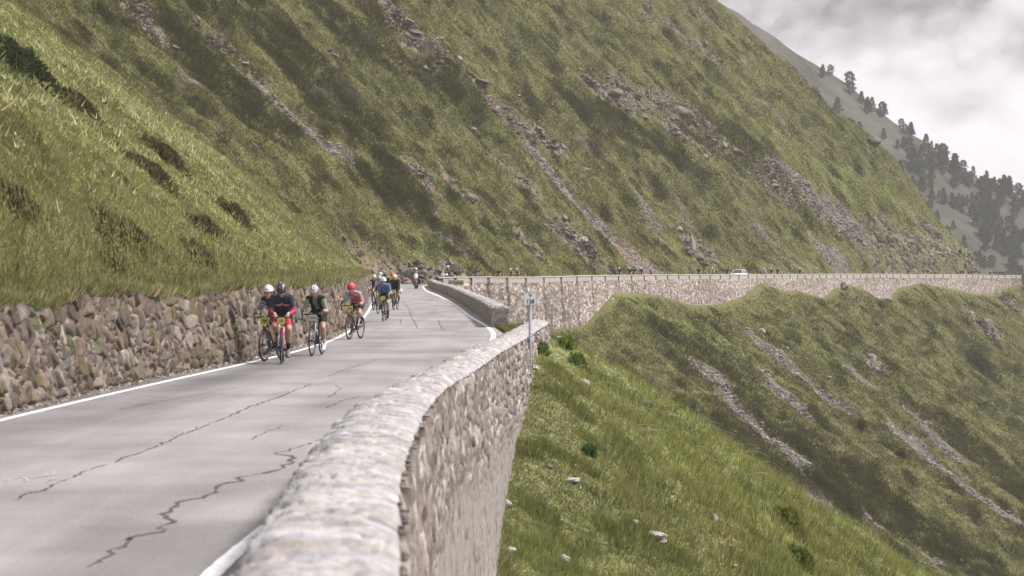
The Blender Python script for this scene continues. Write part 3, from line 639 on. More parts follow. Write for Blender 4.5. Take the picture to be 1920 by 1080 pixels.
# --- near parapet wall, swept profile: road face, domed coping, outer face
def swept_wall(name, ys, xi, xo, ztop, zin, zout, seed, cap_end=None, cap_start=None, split=True, pal='grey'):
    mb = MB()
    si = np.concatenate([[0], np.cumsum(np.hypot(np.diff(xi(ys)), np.diff(ys)))])
    def frame(y):
        e = .05; g_ = (xi(y + e) - xi(y - e)) / (2 * e); nx = 1 / np.sqrt(1 + g_**2); return nx, -g_ * nx
    zi = lambda y: zin(y)
    def inner(S, T):
        y = np.interp(S, si, ys); nx, ny = frame(y); x = xi(y); zt = ztop(y) - .07
        z = zi(y) - .1 + (zt - zi(y) + .1) * T
        return np.stack([x, y, z], -1), np.stack([-nx, -ny, 0 * nx], -1)
    def top(S, T):
        y = np.interp(S, si, ys); a = xi(y); b_ = xo(y); x = a + (b_ - a) * T
        dome = .07 * (1 - np.minimum(np.abs(2 * T - 1), 1) ** 2.6)
        return np.stack([x, y, ztop(y) - .07 + dome], -1), np.stack([(2 * T - 1) * .5, 0 * x, 1 + 0 * x], -1)
    def outer(S, T):
        y = np.interp(S, si, ys); nx, ny = frame(y); x = xo(y); zt = ztop(y) - .07; zb = zout(y)
        z = zt + (zb - zt) * T
        bat = .05 * (zt - z)
        return np.stack([x + bat, y, z], -1), np.stack([nx, ny, 0 * nx], -1)
    def op(S, T, P, d, c):
        depth_ = P[..., 2]
        zt = ztop(P[..., 1])
        below = zt - depth_
        k = sstep(1.05, 1.7, below + .25 * fbm(S / 1.5, below / .8, seed + 70, 3)) if split else 0 * below
        streak = fbm(S / .35, below / 2.4, seed + 73, 3)
        ren = np.array([.235, .212, .198]) * (1 + .20 * streak + .12 * fbm(S / .1, below / .1, seed + 76, 2))[..., None]
        hole = sstep(.50, .62, fbm(S / .5, below / .42, seed + 79, 3))[..., None] * .75
        ren = ren * (1 - hole) + np.array([.13, .105, .09]) * hole
        ec, _, _ = voronoi((S / .75 + .3 * perlin(S * 2, below * 1.5, seed + 81)).ravel(), (below / 1.1 + .3 * perlin(S, below, seed + 82)).ravel(), seed + 83); ck_ = (sstep(.075, .02, ec.reshape(S.shape)) * (fbm(S / .8, below / .9, seed + 84, 2) > -.1))[..., None] * .7
        ren = ren * (1 - ck_) + np.array([.09, .075, .066]) * ck_
        kk = k[..., None]
        return d * (1 - .75 * k) - hole[..., 0] * .05 * k, c * .74 * (1 - kk) + ren * kk
    wall_sheet(mb, si, np.linspace(0, 1, 22), inner, .28, .2 / .75, pal, seed, .035)
    S, T = np.meshgrid(si, np.concatenate([[-.03, -.015], np.linspace(0, 1, 40), [1.03, 1.08]]), indexing='ij'); P, Nn = top(S, np.clip(T, -.1, 1.1)); P[..., 2] -= np.maximum(np.maximum(-T, T - 1), 0) * 2.2
    d, c = stones(S + .05 * perlin(S * 2.3, T * 3, 61), T * .68, .105, .42, 'cap', seed + 40, .032, mortar=(.36, .335, .32), gap=.13, jit=1.0); dz_, cz_ = stones(S, T * .68, .085, .24, 'cap', seed + 44, .03, mortar=(.36, .335, .32), gap=.13, jit=1.0); kz_ = fbm(S / .5, T * .68 / .35, seed + 47, 2) > .22; d = np.where(kz_, dz_, d); c = np.where(kz_[..., None], cz_, c); d = d + .022 * fbm(S / .35, T * .68 / .3, seed + 48, 2); mb.grid(P + Nn * (d - .012)[..., None], c)
    hh = 1.2
    S, T = np.meshgrid(si, np.linspace(0, 1, 80), indexing='ij'); P, Nn = outer(S, T); H = (ztop(P[..., 1]) - .07 - P[..., 2])
    d, c = stones(S, H, .20, .14, 'outer', seed + 50, .06, gap=.13, mortar=(.20, .17, .15)); d, c = op(S, T, P, d, c); mb.grid(P + Nn * d[..., None], np.clip(c, .01, .8))
    # end faces
    for yv, sgn, w in ((ys[-1], 1, cap_end), (ys[0], -1, cap_start)):
        if w is None: continue
        a = float(xi(yv)); b_ = float(xo(yv)); ang = np.linspace(0, math.pi, 30); zt = float(ztop(yv)); zb = w
        cxx = (a + b_) / 2; rad = (b_ - a) / 2 + (.045 if sgn < 0 else .0)
        TT = np.linspace(0, 1, 24); A, T = np.meshgrid(ang, TT, indexing='ij'); sq = .55 if sgn < 0 else 1.0
        px_ = cxx - rad * np.sign(np.cos(A)) * np.abs(np.cos(A)) ** (sq if sgn < 0 else 1); py_ = yv + sgn * rad * (.22 if sgn < 0 else 1.0) * np.abs(np.sin(A)) ** sq
        zz_ = zt - .07 + (zb - zt + .07) * T
        d, c = stones(A * rad, T * (zt - zb), .2, .16, pal, seed + 60, .03)
        mb.grid(np.stack([px_ - np.cos(A) * d, py_ + sgn * np.sin(A) * d, zz_], -1), c)
        # top of the end
        Rr = np.linspace(0, 1, 8); A, R2 = np.meshgrid(ang, Rr, indexing='ij')
        px_ = cxx - rad * R2 * np.sign(np.cos(A)) * np.abs(np.cos(A)) ** (sq if sgn < 0 else 1); py_ = yv + sgn * rad * R2 * (.22 if sgn < 0 else 1.0) * np.abs(np.sin(A)) ** sq
        d, c = stones(px_, py_, .2, .25, 'cap', seed + 62, .03, mortar=(.30, .28, .27)); mb.grid(np.stack([px_, py_, zt - .07 + .07 * (1 - R2 ** 2.6) + d - .012], -1), c)
    return mb
zout_near = lambda y: np.where(y > 60, .0, np.clip(-.80 + .17 * (y - 41), -7, .24)) - .45
mb = swept_wall('parapet', np.concatenate([np.arange(-3, 8, .06), np.arange(8, 30, .03), np.arange(30, 56.45, .045)]), x_wi, x_wo, lambda y: .70 + .012 * perlin(y / .9, y * 0, 4) + 0 * y, lambda y: 0 * y, zout_near, 100, cap_end=-.2)
o = mb.build('parapet_wall', M_stone)
tag(o, 'long near curving parapet wall with pale rounded rubble coping beside the cracked asphalt', 'stone wall')
x_w2o = lambda y: x_w2(y) + W2T
mb = swept_wall('parapet', np.arange(77.6, 219.5, .10), x_w2, x_w2o, lambda y: .66 + .03 * perlin(y / 1.4, y * 0, 6) + .12 * sstep(195, 219, y), lambda y: zroadA(y), lambda y: -1.2 + 0 * y, 200, cap_start=-.1, cap_end=-1.0, split=False)
o = mb.build('parapet_wall', M_stone)
tag(o, 'shorter straight parapet wall with square grey end, behind the number sign', 'stone wall')

# --- far retaining wall: speckled masonry, pale panels between dark joints, thin coping
FARW = np.array(PB + [(94.3, 452), (89.5, 470)])
farc = np.concatenate([[0], np.cumsum(np.hypot(*(FARW[1:] - FARW[:-1]).T))])
def far_xy(s, off=0.0):
    x = np.interp(s, farc, FARW[:, 0]); y = np.interp(s, farc, FARW[:, 1])
    e = .8; dx = np.interp(s + e, farc, FARW[:, 0]) - np.interp(s - e, farc, FARW[:, 0]); dy = np.interp(s + e, farc, FARW[:, 1]) - np.interp(s - e, farc, FARW[:, 1]); L = np.hypot(dx, dy) + 1e-9
    nx = dy / L; ny = -dx / L        # outward (valley)
    return x + nx * off, y + ny * off, nx, ny
def far_z(s):
    x, y, _, _ = far_xy(s); return road_z(x, y)
fw = MB()
def far_face(S, T):
    x, y, nx, ny = far_xy(S); z = far_z(S); zt = z + .16
    Z = zt - 6.2 * T; bat = .06 * 6.2 * T
    return np.stack([x + nx * (bat - .03), y + ny * (bat - .03), Z], -1), np.stack([nx, ny, 0 * nx], -1)
def far_s_at_px(px):
    xs = np.arange(0, farc[-1], .05); x, y, _, _ = far_xy(xs); p = 960 + x / y * F
    return float(np.interp(px, p[:np.argmax(p)], xs[:np.argmax(p)]))
POSTS = [853, 882, 915, 950, 985, 1019, 1051.5, 1081, 1109, 1134, 1159, 1183.5, 1207, 1229, 1251, 1272, 1292, 1312, 1331, 1350, 1368, 1385, 1402.5, 1419, 1435, 1451, 1466, 1481, 1495, 1509, 1523, 1536, 1549, 1563, 1576, 1588, 1600, 1613, 1625, 1637, 1649.5, 1662, 1674, 1688.6, 1704, 1720.5, 1736, 1752, 1768, 1783, 1798, 1812, 1823, 1834, 1843, 1859.5, 1872, 1883.5, 1896, 1905]
PS = [far_s_at_px(p) for p in POSTS]
svals = np.arange(0, farc[-1] - .2, .13)
S, T = np.meshgrid(svals, np.linspace(0, 1, 64), indexing='ij'); P, Nn = far_face(S, T)
d, c = stones(S, T * 6.2, .36, .26, 'outer', 300, .09, mortar=(.16, .13, .12), gap=.16)
tone = fbm(S / 14, T * 2, 310, 2); c = c * (1.12 + .28 * tone - .35 * sstep(farc[-5], farc[-4] + 20, S))[..., None]
c = c * np.array([1.0, .985, .965]) * .92
for i, ps_ in enumerate(PS):
    if i < 13: # damp streaks running down from the joints
        w = .22 + .2 * T; k = np.exp(-((S - ps_ - .35 * T + .3 * perlin(T * 9, T * 0 + i, 9)) / w) ** 2) * (.45 if i > 8 else .62) * (1 - .3 * T); c = c * (1 - k)[..., None]
fw.grid(P + Nn * d[..., None], np.clip(c, .02, .8))
farwall = fw.build('retaining_wall', M_stonefar)
tag(farwall, 'long far retaining wall of speckled masonry with panelled parapet, crossing the green flank', 'stone wall')
# back wall behind the joints
bk = MB(); sv = np.arange(0, farc[-1] - .2, .5)
def ribbon(sv, o0, o1, z0, z1, col, jitter=0.0, seed=0):
    P = []
    for off, dz in ((o0, z0), (o0, z1), (o1, z1), (o1, z0)):
        x, y, _, _ = far_xy(sv, off); P.append(np.stack([x, y, far_z(sv) + dz + jitter * perlin(sv * 1.3, sv * 0 + off, seed)], -1))
    return np.stack(P, 1)
bk.grid(ribbon(sv, -.06, -.34, -.2, .64, 0), (.19, .165, .15), close_v=True)
bk.build('parapet_core', M_stonefar, farwall)
cp_ = MB(); cp_.grid(ribbon(sv, .07, -.40, .642, .74, 0, .012, 3), (.44, .41, .385), close_v=True); cp_.build('coping', M_stonefar, farwall)
joints = [0.3] + PS + [farc[len(PB) - 1] - .1]
for a, b_ in zip(joints[:-1], joints[1:]):
    if b_ - a < .8: continue
    sv2 = np.linspace(a + .24, b_ - .24, max(3, int((b_ - a) / .35)))
    pm = MB(); n_ = len(sv2)
    zz2 = np.linspace(.165, .64, 5)
    Sx, Zx = np.meshgrid(sv2, zz2, indexing='ij'); x, y, nx, ny = far_xy(Sx, .035 + .02 * fbm(Sx * 2.2, Zx * 3, 330, 2))
    col = np.array([.35, .315, .292]) * (1 + .18 * fbm(Sx * 1.7, Zx * 4, 331, 3) + .10 * (hash2(np.int64(a * 10), np.int64(3), 4) - .5))[..., None]
    pm.grid(np.stack([x, y, far_z(Sx) + Zx], -1), col)
    for e_ in (0, -1):   # returns
        x2, y2, _, _ = far_xy(Sx[e_], -.05); pm.grid(np.stack([np.stack([x[e_], y[e_], far_z(Sx[e_]) + Zx[e_]], -1), np.stack([x2, y2, far_z(Sx[e_]) + Zx[e_]], -1)], 0), (.22, .19, .175))
    pm.build('panel', M_stonefar, farwall)
# drain slot near the bend: solid box, its dark colour paints the recess shade
dr = MB(); s0 = far_s_at_px(841); s1 = far_s_at_px(868)
sv3 = np.linspace(s0, s1, 4); P = []
for off, dz in ((.062, .05), (.062, .40), (-.02, .40), (-.02, .05)):
    x, y, _, _ = far_xy(sv3, off); P.append(np.stack([x, y, far_z(sv3) + dz], -1))
dr.grid(np.stack(P, 1), (.10, .075, .06), close_v=True)
# pale surround
for zz3 in (.03, .42):
    P = []
    for off, dz in ((.075, zz3 - .02), (.075, zz3 + .02), (.0, zz3 + .02), (.0, zz3 - .02)):
        x, y, _, _ = far_xy(sv3, off); P.append(np.stack([x, y, far_z(sv3) + dz], -1))
    dr.grid(np.stack(P, 1), (.34, .31, .29), close_v=True)
dr.build('drain_opening', M_stonefar, farwall)
# ------------------------------------------------------------------ ground cover, stones, shrubs
zg = zz.reshape(n, m_); cg = cc.reshape(n, m_, 3)
mk = {k: v_.reshape(n, m_) for k, v_ in mm.items()}
ug = uu_.reshape(n, m_); tg = tt_.reshape(n, m_); wlg = wl_.reshape(n, m_); wrg = wr_.reshape(n, m_)
cdist = np.abs(seg_param(XX.ravel(), YY.ravel(), np.array(CL))[0]).reshape(n, m_)
RX, RY = np.gradient(XX, axis=1), np.gradient(YY, axis=0)
area = np.abs(RX * RY)
el = (zg - CAM[2]) / np.maximum(YY, .5)
infr = (np.abs(XX) < .232 * YY + 1.5) & (el < .13) & (el > -.15) & (YY > 6)
gzx = np.gradient(zg, axis=1) / RX
gzy = (np.gradient(zg, axis=0)) / RY - gzx * (XX / (YY + 16))
dotv = (gzx * XX + gzy * YY - (zg - CAM[2]))        # >0 faces the camera side
projw = np.clip(dotv / np.maximum(YY, 2.), .02, 3.0)
face_ok = (-( -gzx * XX - gzy * YY + (zg - CAM[2]))) > -2
offA = np.where(XX < wlg, wlg - .30 - XX, np.where(XX > wrg, XX - wrg - .06, -1))
offA = np.where((YY > 56.8) & (YY < 77.4) & (XX > gap_edge(YY) + .12) & (XX < wrg + .3), .3, offA)
isA = (YY < 196) & (offA > 0)
isB = ((YY > 196) & (cdist > 4.0) & ((ug > 6.9) | (ug < -.5))) | ((YY > 105) & (YY <= 196) & (offA > 1.5))
bare = np.clip(mk['rock'] * .75 + mk['scree'] * 1.15 + mk['redscree'] * 1.2 + mk['earth'] * .9, 0, 1)
def sample(weight, N_):
    wgt = (weight * area).ravel(); cs = np.cumsum(wgt); r_ = rng.random(N_) * cs[-1]; i = np.searchsorted(cs, r_)
    i = np.clip(i, 0, len(wgt) - 1); a, b_ = np.unravel_index(i, (n, m_)); a = np.clip(a, 0, n - 2); b_ = np.clip(b_, 0, m_ - 2)
    f1 = rng.random(N_); f2 = rng.random(N_)
    def bl(G): return (G[a, b_] * (1 - f1) + G[a + 1, b_] * f1) * (1 - f2) + (G[a, b_ + 1] * (1 - f1) + G[a + 1, b_ + 1] * f1) * f2
    P = np.stack([bl(XX), bl(YY), bl(zg)], -1)
    return P, cg[a, b_], np.stack([gzx[a, b_], gzy[a, b_]], -1)
def blades(P, colr, grad, K, h, wd, spread, lean=.45, hv=.5, cv=.30, dip=.03):
    N_ = len(P)
    hh = h * (1 - hv + 2 * hv * rng.random(N_)) if np.ndim(h) == 0 else h * (1 - hv + 2 * hv * rng.random(N_))
    B = np.repeat(P, K, 0); H = np.repeat(hh, K) * (.6 + .6 * rng.random(N_ * K)); G = np.repeat(grad, K, 0)
    sp = np.repeat(np.broadcast_to(spread, (N_,)), K); W = np.repeat(np.broadcast_to(wd, (N_,)), K)
    a = rng.random(N_ * K) * 2 * math.pi; rr = np.sqrt(rng.random(N_ * K)) * sp
    off = np.stack([np.cos(a) * rr, np.sin(a) * rr], -1); B = B.copy(); B[:, :2] += off; B[:, 2] += (off * G).sum(1) - dip
    a2 = a + rng.normal(0, .7, N_ * K); ln_ = lean * (.4 + rng.random(N_ * K))
    D = np.stack([np.cos(a2) * ln_, np.sin(a2) * ln_, np.ones(N_ * K)], -1)
    g2 = np.clip(G, -1, 1); D[:, :2] -= g2 * .45
    D /= np.linalg.norm(D, axis=1)[:, None]
    b3 = rng.random(N_ * K) * 2 * math.pi; S_ = np.stack([np.cos(b3), np.sin(b3), 0 * b3], -1) * W[:, None]
    V = np.empty((N_ * K, 3, 3)); V[:, 0] = B - S_; V[:, 1] = B + S_; V[:, 2] = B + D * H[:, None]
    t1 = (1 + cv * rng.normal(0, 1, N_))[:, None]; hue = rng.normal(0, .07, (N_, 1))
    C = colr * np.clip(t1, .45, 1.9) * (1 + np.array([1.0, .1, -.6]) * hue)
    C = np.repeat(C, K, 0) * (1 + .14 * rng.normal(0, 1, (N_ * K, 1))); C = np.repeat(C[:, None], 3, 1)
    return V.reshape(-1, 3), np.clip(C.reshape(-1, 3), .012, .6)
GV, GC = [], []
def put(V, C): GV.append(V); GC.append(C)
# bank above the left wall
lowd = sstep(150, 25, YY)
wt = np.where(isA & infr & (XX < 0), 1 / np.maximum(YY / 40, .6) ** 1.3, 0) * projw
P, c, g = sample(wt, 120000); put(*blades(P, c * 1.1, g, 6, .10, .007 + .00012 * P[:, 1], .10, .65, cv=.17))
P, c, g = sample(wt, 3500); put(*blades(P, c * np.array([1.12, 1.1, 1.05]), g, 9, .2, .012 + .0001 * P[:, 1], .14, .5))
# shaggy fringe that hangs over the wall head
yf = np.concatenate([rng.uniform(26, 70, 9000), rng.uniform(60, 190, 5500)]); xf = x_wl(yf) - .13 - .75 * rng.random(len(yf)) ** 1.3
zf = terrain(xf, yf)[0]; zf = np.maximum(zf, 1.50 + .16 * fbm(yf / 5, yf * 0, 31, 2) + .08 * perlin(yf / .5, yf * 0, 33) + zroadA(yf)) + .02
cf = np.array([.125, .128, .055]) * (1 + .25 * fbm(yf / 1.4, xf, 95, 3))[:, None]; cf = np.where((rng.random(len(yf)) < .25)[:, None], np.array([.19, .165, .10]), cf)
Pf = np.stack([xf, yf, zf], -1); V, C = blades(Pf, cf * 1.85, np.tile([-.2, 0.], (len(yf), 1)), 8, .17, .012 + .00008 * yf, .12, .75, dip=.05); put(V, C)
# slope under the near parapet
wt = np.where(isA & infr & (XX > 0) & (XX < 60), 1 / np.maximum(YY / 40, .45) ** 1.6, 0) * projw
P, c, g = sample(wt, 110000); put(*blades(P, c * 1.05, g, 7, .06, .006 + .00012 * P[:, 1], .085, .65, cv=.17))
P, c, g = sample(wt * (fbm(XX / 1.3, YY / 1.6, 97, 3) > .25), 9000); put(*blades(P, c * np.array([1.05, 1.12, .95]), g, 9, .15, .008 + .0001 * P[:, 1], .10, .55, cv=.2))
P, c, g = sample(np.where((YY > 56.8) & (YY < 77.4) & (XX > gap_edge(YY) + .10) & (XX < wrg + .4), 1., 0), 1500); put(*blades(P, np.tile([.16, .17, .07], (len(P), 1)), g * 0, 8, .09, .010, .08, .6, cv=.2))
wt2 = wt * np.exp(-((YY - 52) / 12) ** 2) * sstep(.5, 2, offA)
P, c, g = sample(wt2, 3500); put(*blades(P, c * np.array([1.1, 1.15, .95]), g, 9, .22, .012, .16, .5))
# far flank
wt = np.where(isB & infr & face_ok, (1 - bare) * (.6 + .6 * (fbm(XX / 2.6, YY / 2.6, 98, 3) > 0)), 0) * projw / np.maximum(YY / 260, .5) ** 1.6
P, c, g = sample(wt, 420000); k = (P[:, 1] / 260)
put(*blades(P, c * 1.05, g, 4, .20, .036 * k, .26 * k, .75, cv=.22))
P, c, g = sample(wt * (mk['heath'] + .35 * (fbm(XX / 3.1, YY / 4.0, 99, 3) > .35)), 26000); k = (P[:, 1] / 260)
put(*blades(P, c * np.array([.78, .78, .76]), g, 9, .42, .055 * k, .40 * k, .8, cv=.25))
V = np.concatenate(GV); C = np.concatenate(GC)
me = np_mesh('grass', V, [np.arange(len(V)).reshape(-1, 3)], C, False, [M_leaf]); o = link(bpy.data.objects.new('grass', me)); o['kind'] = 'stuff'
print('grass tris', len(V) // 3)
# flowers and pale seed heads
wt = np.where(isA & infr & (XX < 0) & (YY < 150), np.exp(-((offA - (6.5 + (YY - 70) * .03)) / 3.0) ** 2), 0)
P, c, g = sample(wt, 3000); V1, C1 = blades(P, np.tile([.42, .42, .22], (len(P), 1)), g, 2, .22, .030, .12, .8, cv=.2, dip=-.10)
wt = np.where(isA & infr & (offA > .6), 1 / np.maximum(YY / 40, .6) ** 1.5, 0)
P, c, g = sample(wt, 2600); cl = np.where((rng.random(len(P)) < .2)[:, None], np.array([.55, .44, .08]), np.array([.50, .52, .46])); V2, C2 = blades(P, cl, g, 2, .05, .022, .05, .9, cv=.15, dip=-.06)
V = np.concatenate([V1, V2]); C = np.concatenate([C1, C2])
me = np_mesh('wildflowers', V, [np.arange(len(V)).reshape(-1, 3)], C, False, [M_leaf]); o = link(bpy.data.objects.new('wildflowers', me)); o['kind'] = 'stuff'
# dry bent stalks on the shelf edge
st = MB()
for i in range(50):
    p = pick(rng.uniform(1080, 1420), 0, 8) if False else None
    px = rng.uniform(1060, 1440); py = 690 + (px - 1060) * .46 + rng.uniform(-30, 75); p = pick(px, py, 30., 110.)
    if p is None: continue
    L = rng.uniform(.25, .7); a = rng.uniform(-.5, .5); dx = math.cos(a); dy = math.sin(a)
    pts = [p + np.array([dx * L * q, dy * L * q, L * (.55 * q - .62 * q * q) + .03 - .45 * L * q * q * 0]) for q in np.linspace(0, 1, 6)]
    st.tube(pts, [.006, .006, .005, .005, .004, .003], (.42, .385, .27), 3, False)
if st.n: o = st.build('dry_stalks', M_leaf); o['kind'] = 'stuff'
# loose scree
wt = np.where(infr & face_ok & (YY > 150), mk['scree'] ** 2 + mk['redscree'] ** 2 * .45 + .12 * mk['rock'] ** 2 + .0012, 0)
P, c, g = sample(wt * projw, 34000); sz = rng.gamma(1.8, .055, len(P)) + .05; sz = np.clip(sz, .05, .45)
base = np.array([[1, 0, -.4], [-.5, .87, -.4], [-.5, -.87, -.4], [0.1, 0.1, .8], [.55, .6, .35], [-.7, .05, .3]])
R_ = rng.random(len(P)) * 2 * math.pi; V = base[None] * (1 + .28 * rng.normal(0, 1, (len(P), 6, 3))) * sz[:, None, None] * np.array([1, .8, .5])
cr, sr = np.cos(R_)[:, None], np.sin(R_)[:, None]; V = np.stack([V[..., 0] * cr - V[..., 1] * sr, V[..., 0] * sr + V[..., 1] * cr, V[..., 2]], -1) + P[:, None] + np.array([0, 0, .03])
tri = np.array([[0, 1, 4], [0, 4, 3], [4, 1, 3], [1, 5, 3], [1, 2, 5], [5, 2, 3], [2, 0, 3], [0, 2, 1]])
Fc = (tri[None] + (np.arange(len(P)) * 6)[:, None, None]).reshape(-1, 3)
C = np.array([.20, .175, .162]) * (1 + .24 * rng.normal(0, 1, (len(P), 1, 1))); C = C * (.9 + .2 * rng.random((len(P), 1, 3))); C = np.clip(np.repeat(C, 6, 1).reshape(-1, 3), .05, .6)
Vs, Fs, Cs = V.reshape(-1, 3), Fc, C
wt = np.where(infr & face_ok & (YY > 150), mk['rock'] ** 1.5 * (fbm(XX / 3.0, YY / 4.0, 175, 3) > -.05) + .25 * mk['earth'], 0) * projw
P, c, g = sample(wt, 7000); sz = np.clip(rng.gamma(1.7, .12, len(P)) + .10, .1, 1.1)
R_ = rng.random(len(P)) * 2 * math.pi; V = base[None] * (1 + .34 * rng.normal(0, 1, (len(P), 6, 3))) * sz[:, None, None] * np.array([1.1, .8, .62])
cr, sr = np.cos(R_)[:, None], np.sin(R_)[:, None]; V = np.stack([V[..., 0] * cr - V[..., 1] * sr, V[..., 0] * sr + V[..., 1] * cr, V[..., 2]], -1) + P[:, None] - np.array([0, 0, .02])
Fc = (tri[None] + (np.arange(len(P)) * 6)[:, None, None]).reshape(-1, 3)
C = np.array([.135, .112, .095]) * np.clip(1 + .42 * rng.normal(0, 1, (len(P), 1, 1)), .35, 2.0); C = np.clip(np.repeat(C * (.92 + .16 * rng.random((len(P), 1, 3))), 6, 1).reshape(-1, 3), .03, .5)
V = np.concatenate([Vs, V.reshape(-1, 3)]); Fc = np.concatenate([Fs, Fc + len(Vs)]); C = np.concatenate([Cs, C])
me = np_mesh('scree', V.reshape(-1, 3), [Fc], C, False, [M_rock]); o = link(bpy.data.objects.new('scree', me)); o['kind'] = 'stuff'

# shrubs: low mounds of many small leaves on short stems
def shrub(name, loc, size, nleaf, colr, leaf, label, group=None, upright=.35, grad=None):
    rx, ry, h = size; mb = MB()
    g = np.array(grad if grad is not None else (0, 0))
    a = rng.random(nleaf) * 2 * math.pi; r_ = np.minimum(np.abs(rng.normal(0, .52, nleaf)), 1.35); lump = 1 + .35 * np.sin(a * 3 + loc[0]) * r_ + .25 * np.sin(a * 5 + loc[1])
    x = np.cos(a) * r_ * rx * lump; y = np.sin(a) * r_ * ry * lump
    cl = perlin(x / (rx * .35) + loc[0], y / (ry * .35), 120)
    z = h * np.sqrt(np.clip(1 - r_ ** 2, 0, 1)) * (1 + .5 * cl) * (.35 + .65 * rng.random(nleaf) ** .6)
    P = np.stack([x, y, z + x * g[0] + y * g[1]], -1)
    D = np.stack([np.cos(a) * .8 + rng.normal(0, .5, nleaf), np.sin(a) * .8 + rng.normal(0, .5, nleaf), upright + rng.random(nleaf)], -1); D /= np.linalg.norm(D, axis=1)[:, None]
    S_ = np.cross(D, rng.normal(0, 1, (nleaf, 3))); S_ /= np.linalg.norm(S_, axis=1)[:, None] + 1e-9
    ls = leaf * (.6 + .8 * rng.random(nleaf))[:, None]
    V = np.stack([P - S_ * ls * .35, P + S_ * ls * .35, P + D * ls * 1.3], 1).reshape(-1, 3)
    C = np.array(colr) * np.clip(1 + .30 * rng.normal(0, 1, (nleaf, 1)), .4, 1.9) * (1 + .25 * cl)[:, None]
    mb.add(V, f3=np.arange(3 * nleaf).reshape(-1, 3), col=np.repeat(np.clip(C, .012, .5), 3, 0))
    for i in range(7):
        b_ = 2 * math.pi * i / 7; e = np.array([math.cos(b_) * rx * .55, math.sin(b_) * ry * .55, h * .6]); e[2] += e[0] * g[0] + e[1] * g[1]
        mb.tube([np.array([0, 0, -.12]), e * .5 + (0, 0, h * .15), e], [h * .05, h * .035, h * .015], (.11, .085, .065), 5)
    o = mb.build(name, M_leaf, smooth=False); o.location = loc; tag(o, label, 'shrub', group); return o
def grad_at(p):
    e = .6; z0 = terrain(np.array([p[0] - e, p[0] + e, p[0], p[0]]), np.array([p[1], p[1], p[1] - e, p[1] + e]))[0]
    return ((z0[1] - z0[0]) / (2 * e), (z0[3] - z0[2]) / (2 * e))
SHR = [(438, 408, 32, 'juniper_shrub', 'dark brown juniper low on the left bank, nearest to the strip of pale flowers'), (385, 436, 24, 'juniper_shrub', 'small dark juniper on the bank just left of the two-lobed brown one'),
       (372, 486, 28, 'juniper_shrub', 'brown juniper close above the stone wall, left of the cyclists'), (238, 452, 52, 'juniper_shrub', 'wide dark brown juniper mat in the middle of the left grass bank'),
       (288, 330, 38, 'juniper_shrub', 'long brown juniper halfway up the left grass bank'), (310, 292, 30, 'juniper_shrub', 'faint brown juniper just above the long one on the left bank'),
       (48, 140, 50, 'dwarf_pine', 'large very dark green dwarf pine high on the bank by the photo edge'), (25, 388, 46, 'juniper_shrub', 'brown juniper patch cut by the left photo edge, halfway up the bank'),
       (120, 70, 36, 'juniper_shrub', 'dark heathery shrub above the dark green dwarf pine'), (150, 200, 30, 'juniper_shrub', 'low brown shrub right below the dark green dwarf pine'), (225, 515, 26, 'juniper_shrub', 'low dark shrub hugging the head of the left stone wall')]
for px, py, wpx, nm, lab in SHR:
    p = pick(px, py, 20., 170.)
    if p is None: print('miss', lab); continue
    wr_m = wpx * p[1] / F; dk = nm == 'dwarf_pine'
    shrub(nm, p, (wr_m * 1.0, wr_m * 2.2, (.30 if dk else .14) + wr_m * .2), 3600, (.055, .068, .034) if dk else (.120, .104, .056), .10, lab, 'shrubs on the left grass bank', grad=grad_at(p))
for px, py, wpx, hh, colr, lab in [(1016, 668, 9, .40, (.10, .135, .04), 'bright green herb clump beside the sign post foot'), (1062, 655, 16, .45, (.115, .15, .045), 'pale green bush on the shelf right of the number sign'), (1170, 700, 26, .50, (.125, .165, .045), 'largest fresh green bush on the shelf edge below the far wall'),
                                   (1235, 735, 22, .42, (.12, .155, .048), 'fresh green bush lower down the shelf edge among dry stalks'), (1275, 768, 15, .38, (.10, .115, .045), 'olive green bush at the lowest end of the shelf edge'), (1085, 690, 17, .40, (.085, .11, .04), 'dark green bush on the shelf between the sign and the largest bush'),
                                   (1480, 985, 26, .40, (.11, .115, .03), 'yellowish dark mossy shrub low on the near grass slope'), (1505, 1058, 24, .35, (.09, .105, .03), 'dark mossy shrub at the bottom edge of the near grass slope'), (1105, 855, 7, .16, (.06, .095, .03), 'small dark green plant above the bare hollow on the near slope')]:
    p = pick(px, py, 14., 110.)
    if p is None: continue
    w_m = wpx * p[1] / F
    shrub('green_shrub', p, (w_m * .8, w_m * 1.3, hh * .5), 1100, tuple(q * 1.6 for q in colr), .085, lab, 'green shrubs on the near slope', .9, grad_at(p))
p = pick(1840, 690, 200., 500.); shrub('dark_bush', p, (2.2, 5, 1.2), 2500, (.062, .066, .032), .30, 'round dark bush alone on the far flank under the far wall', grad=grad_at(p))
p = pick(1722, 795 - 20, 200., 500.)
for px, py, wpx, lab in [(1617, 802, 5, 'small rust red bush in the grass below the far scree'), (1692, 858, 6, 'larger rust red bush lower on the far flank between scree streaks')]:
    p = pick(px, py, 200., 500.); w_m = wpx * p[1] / F; shrub('red_bush', p, (w_m, w_m * 2, .5), 900, (.125, .07, .045), .2, lab, grad=grad_at(p))

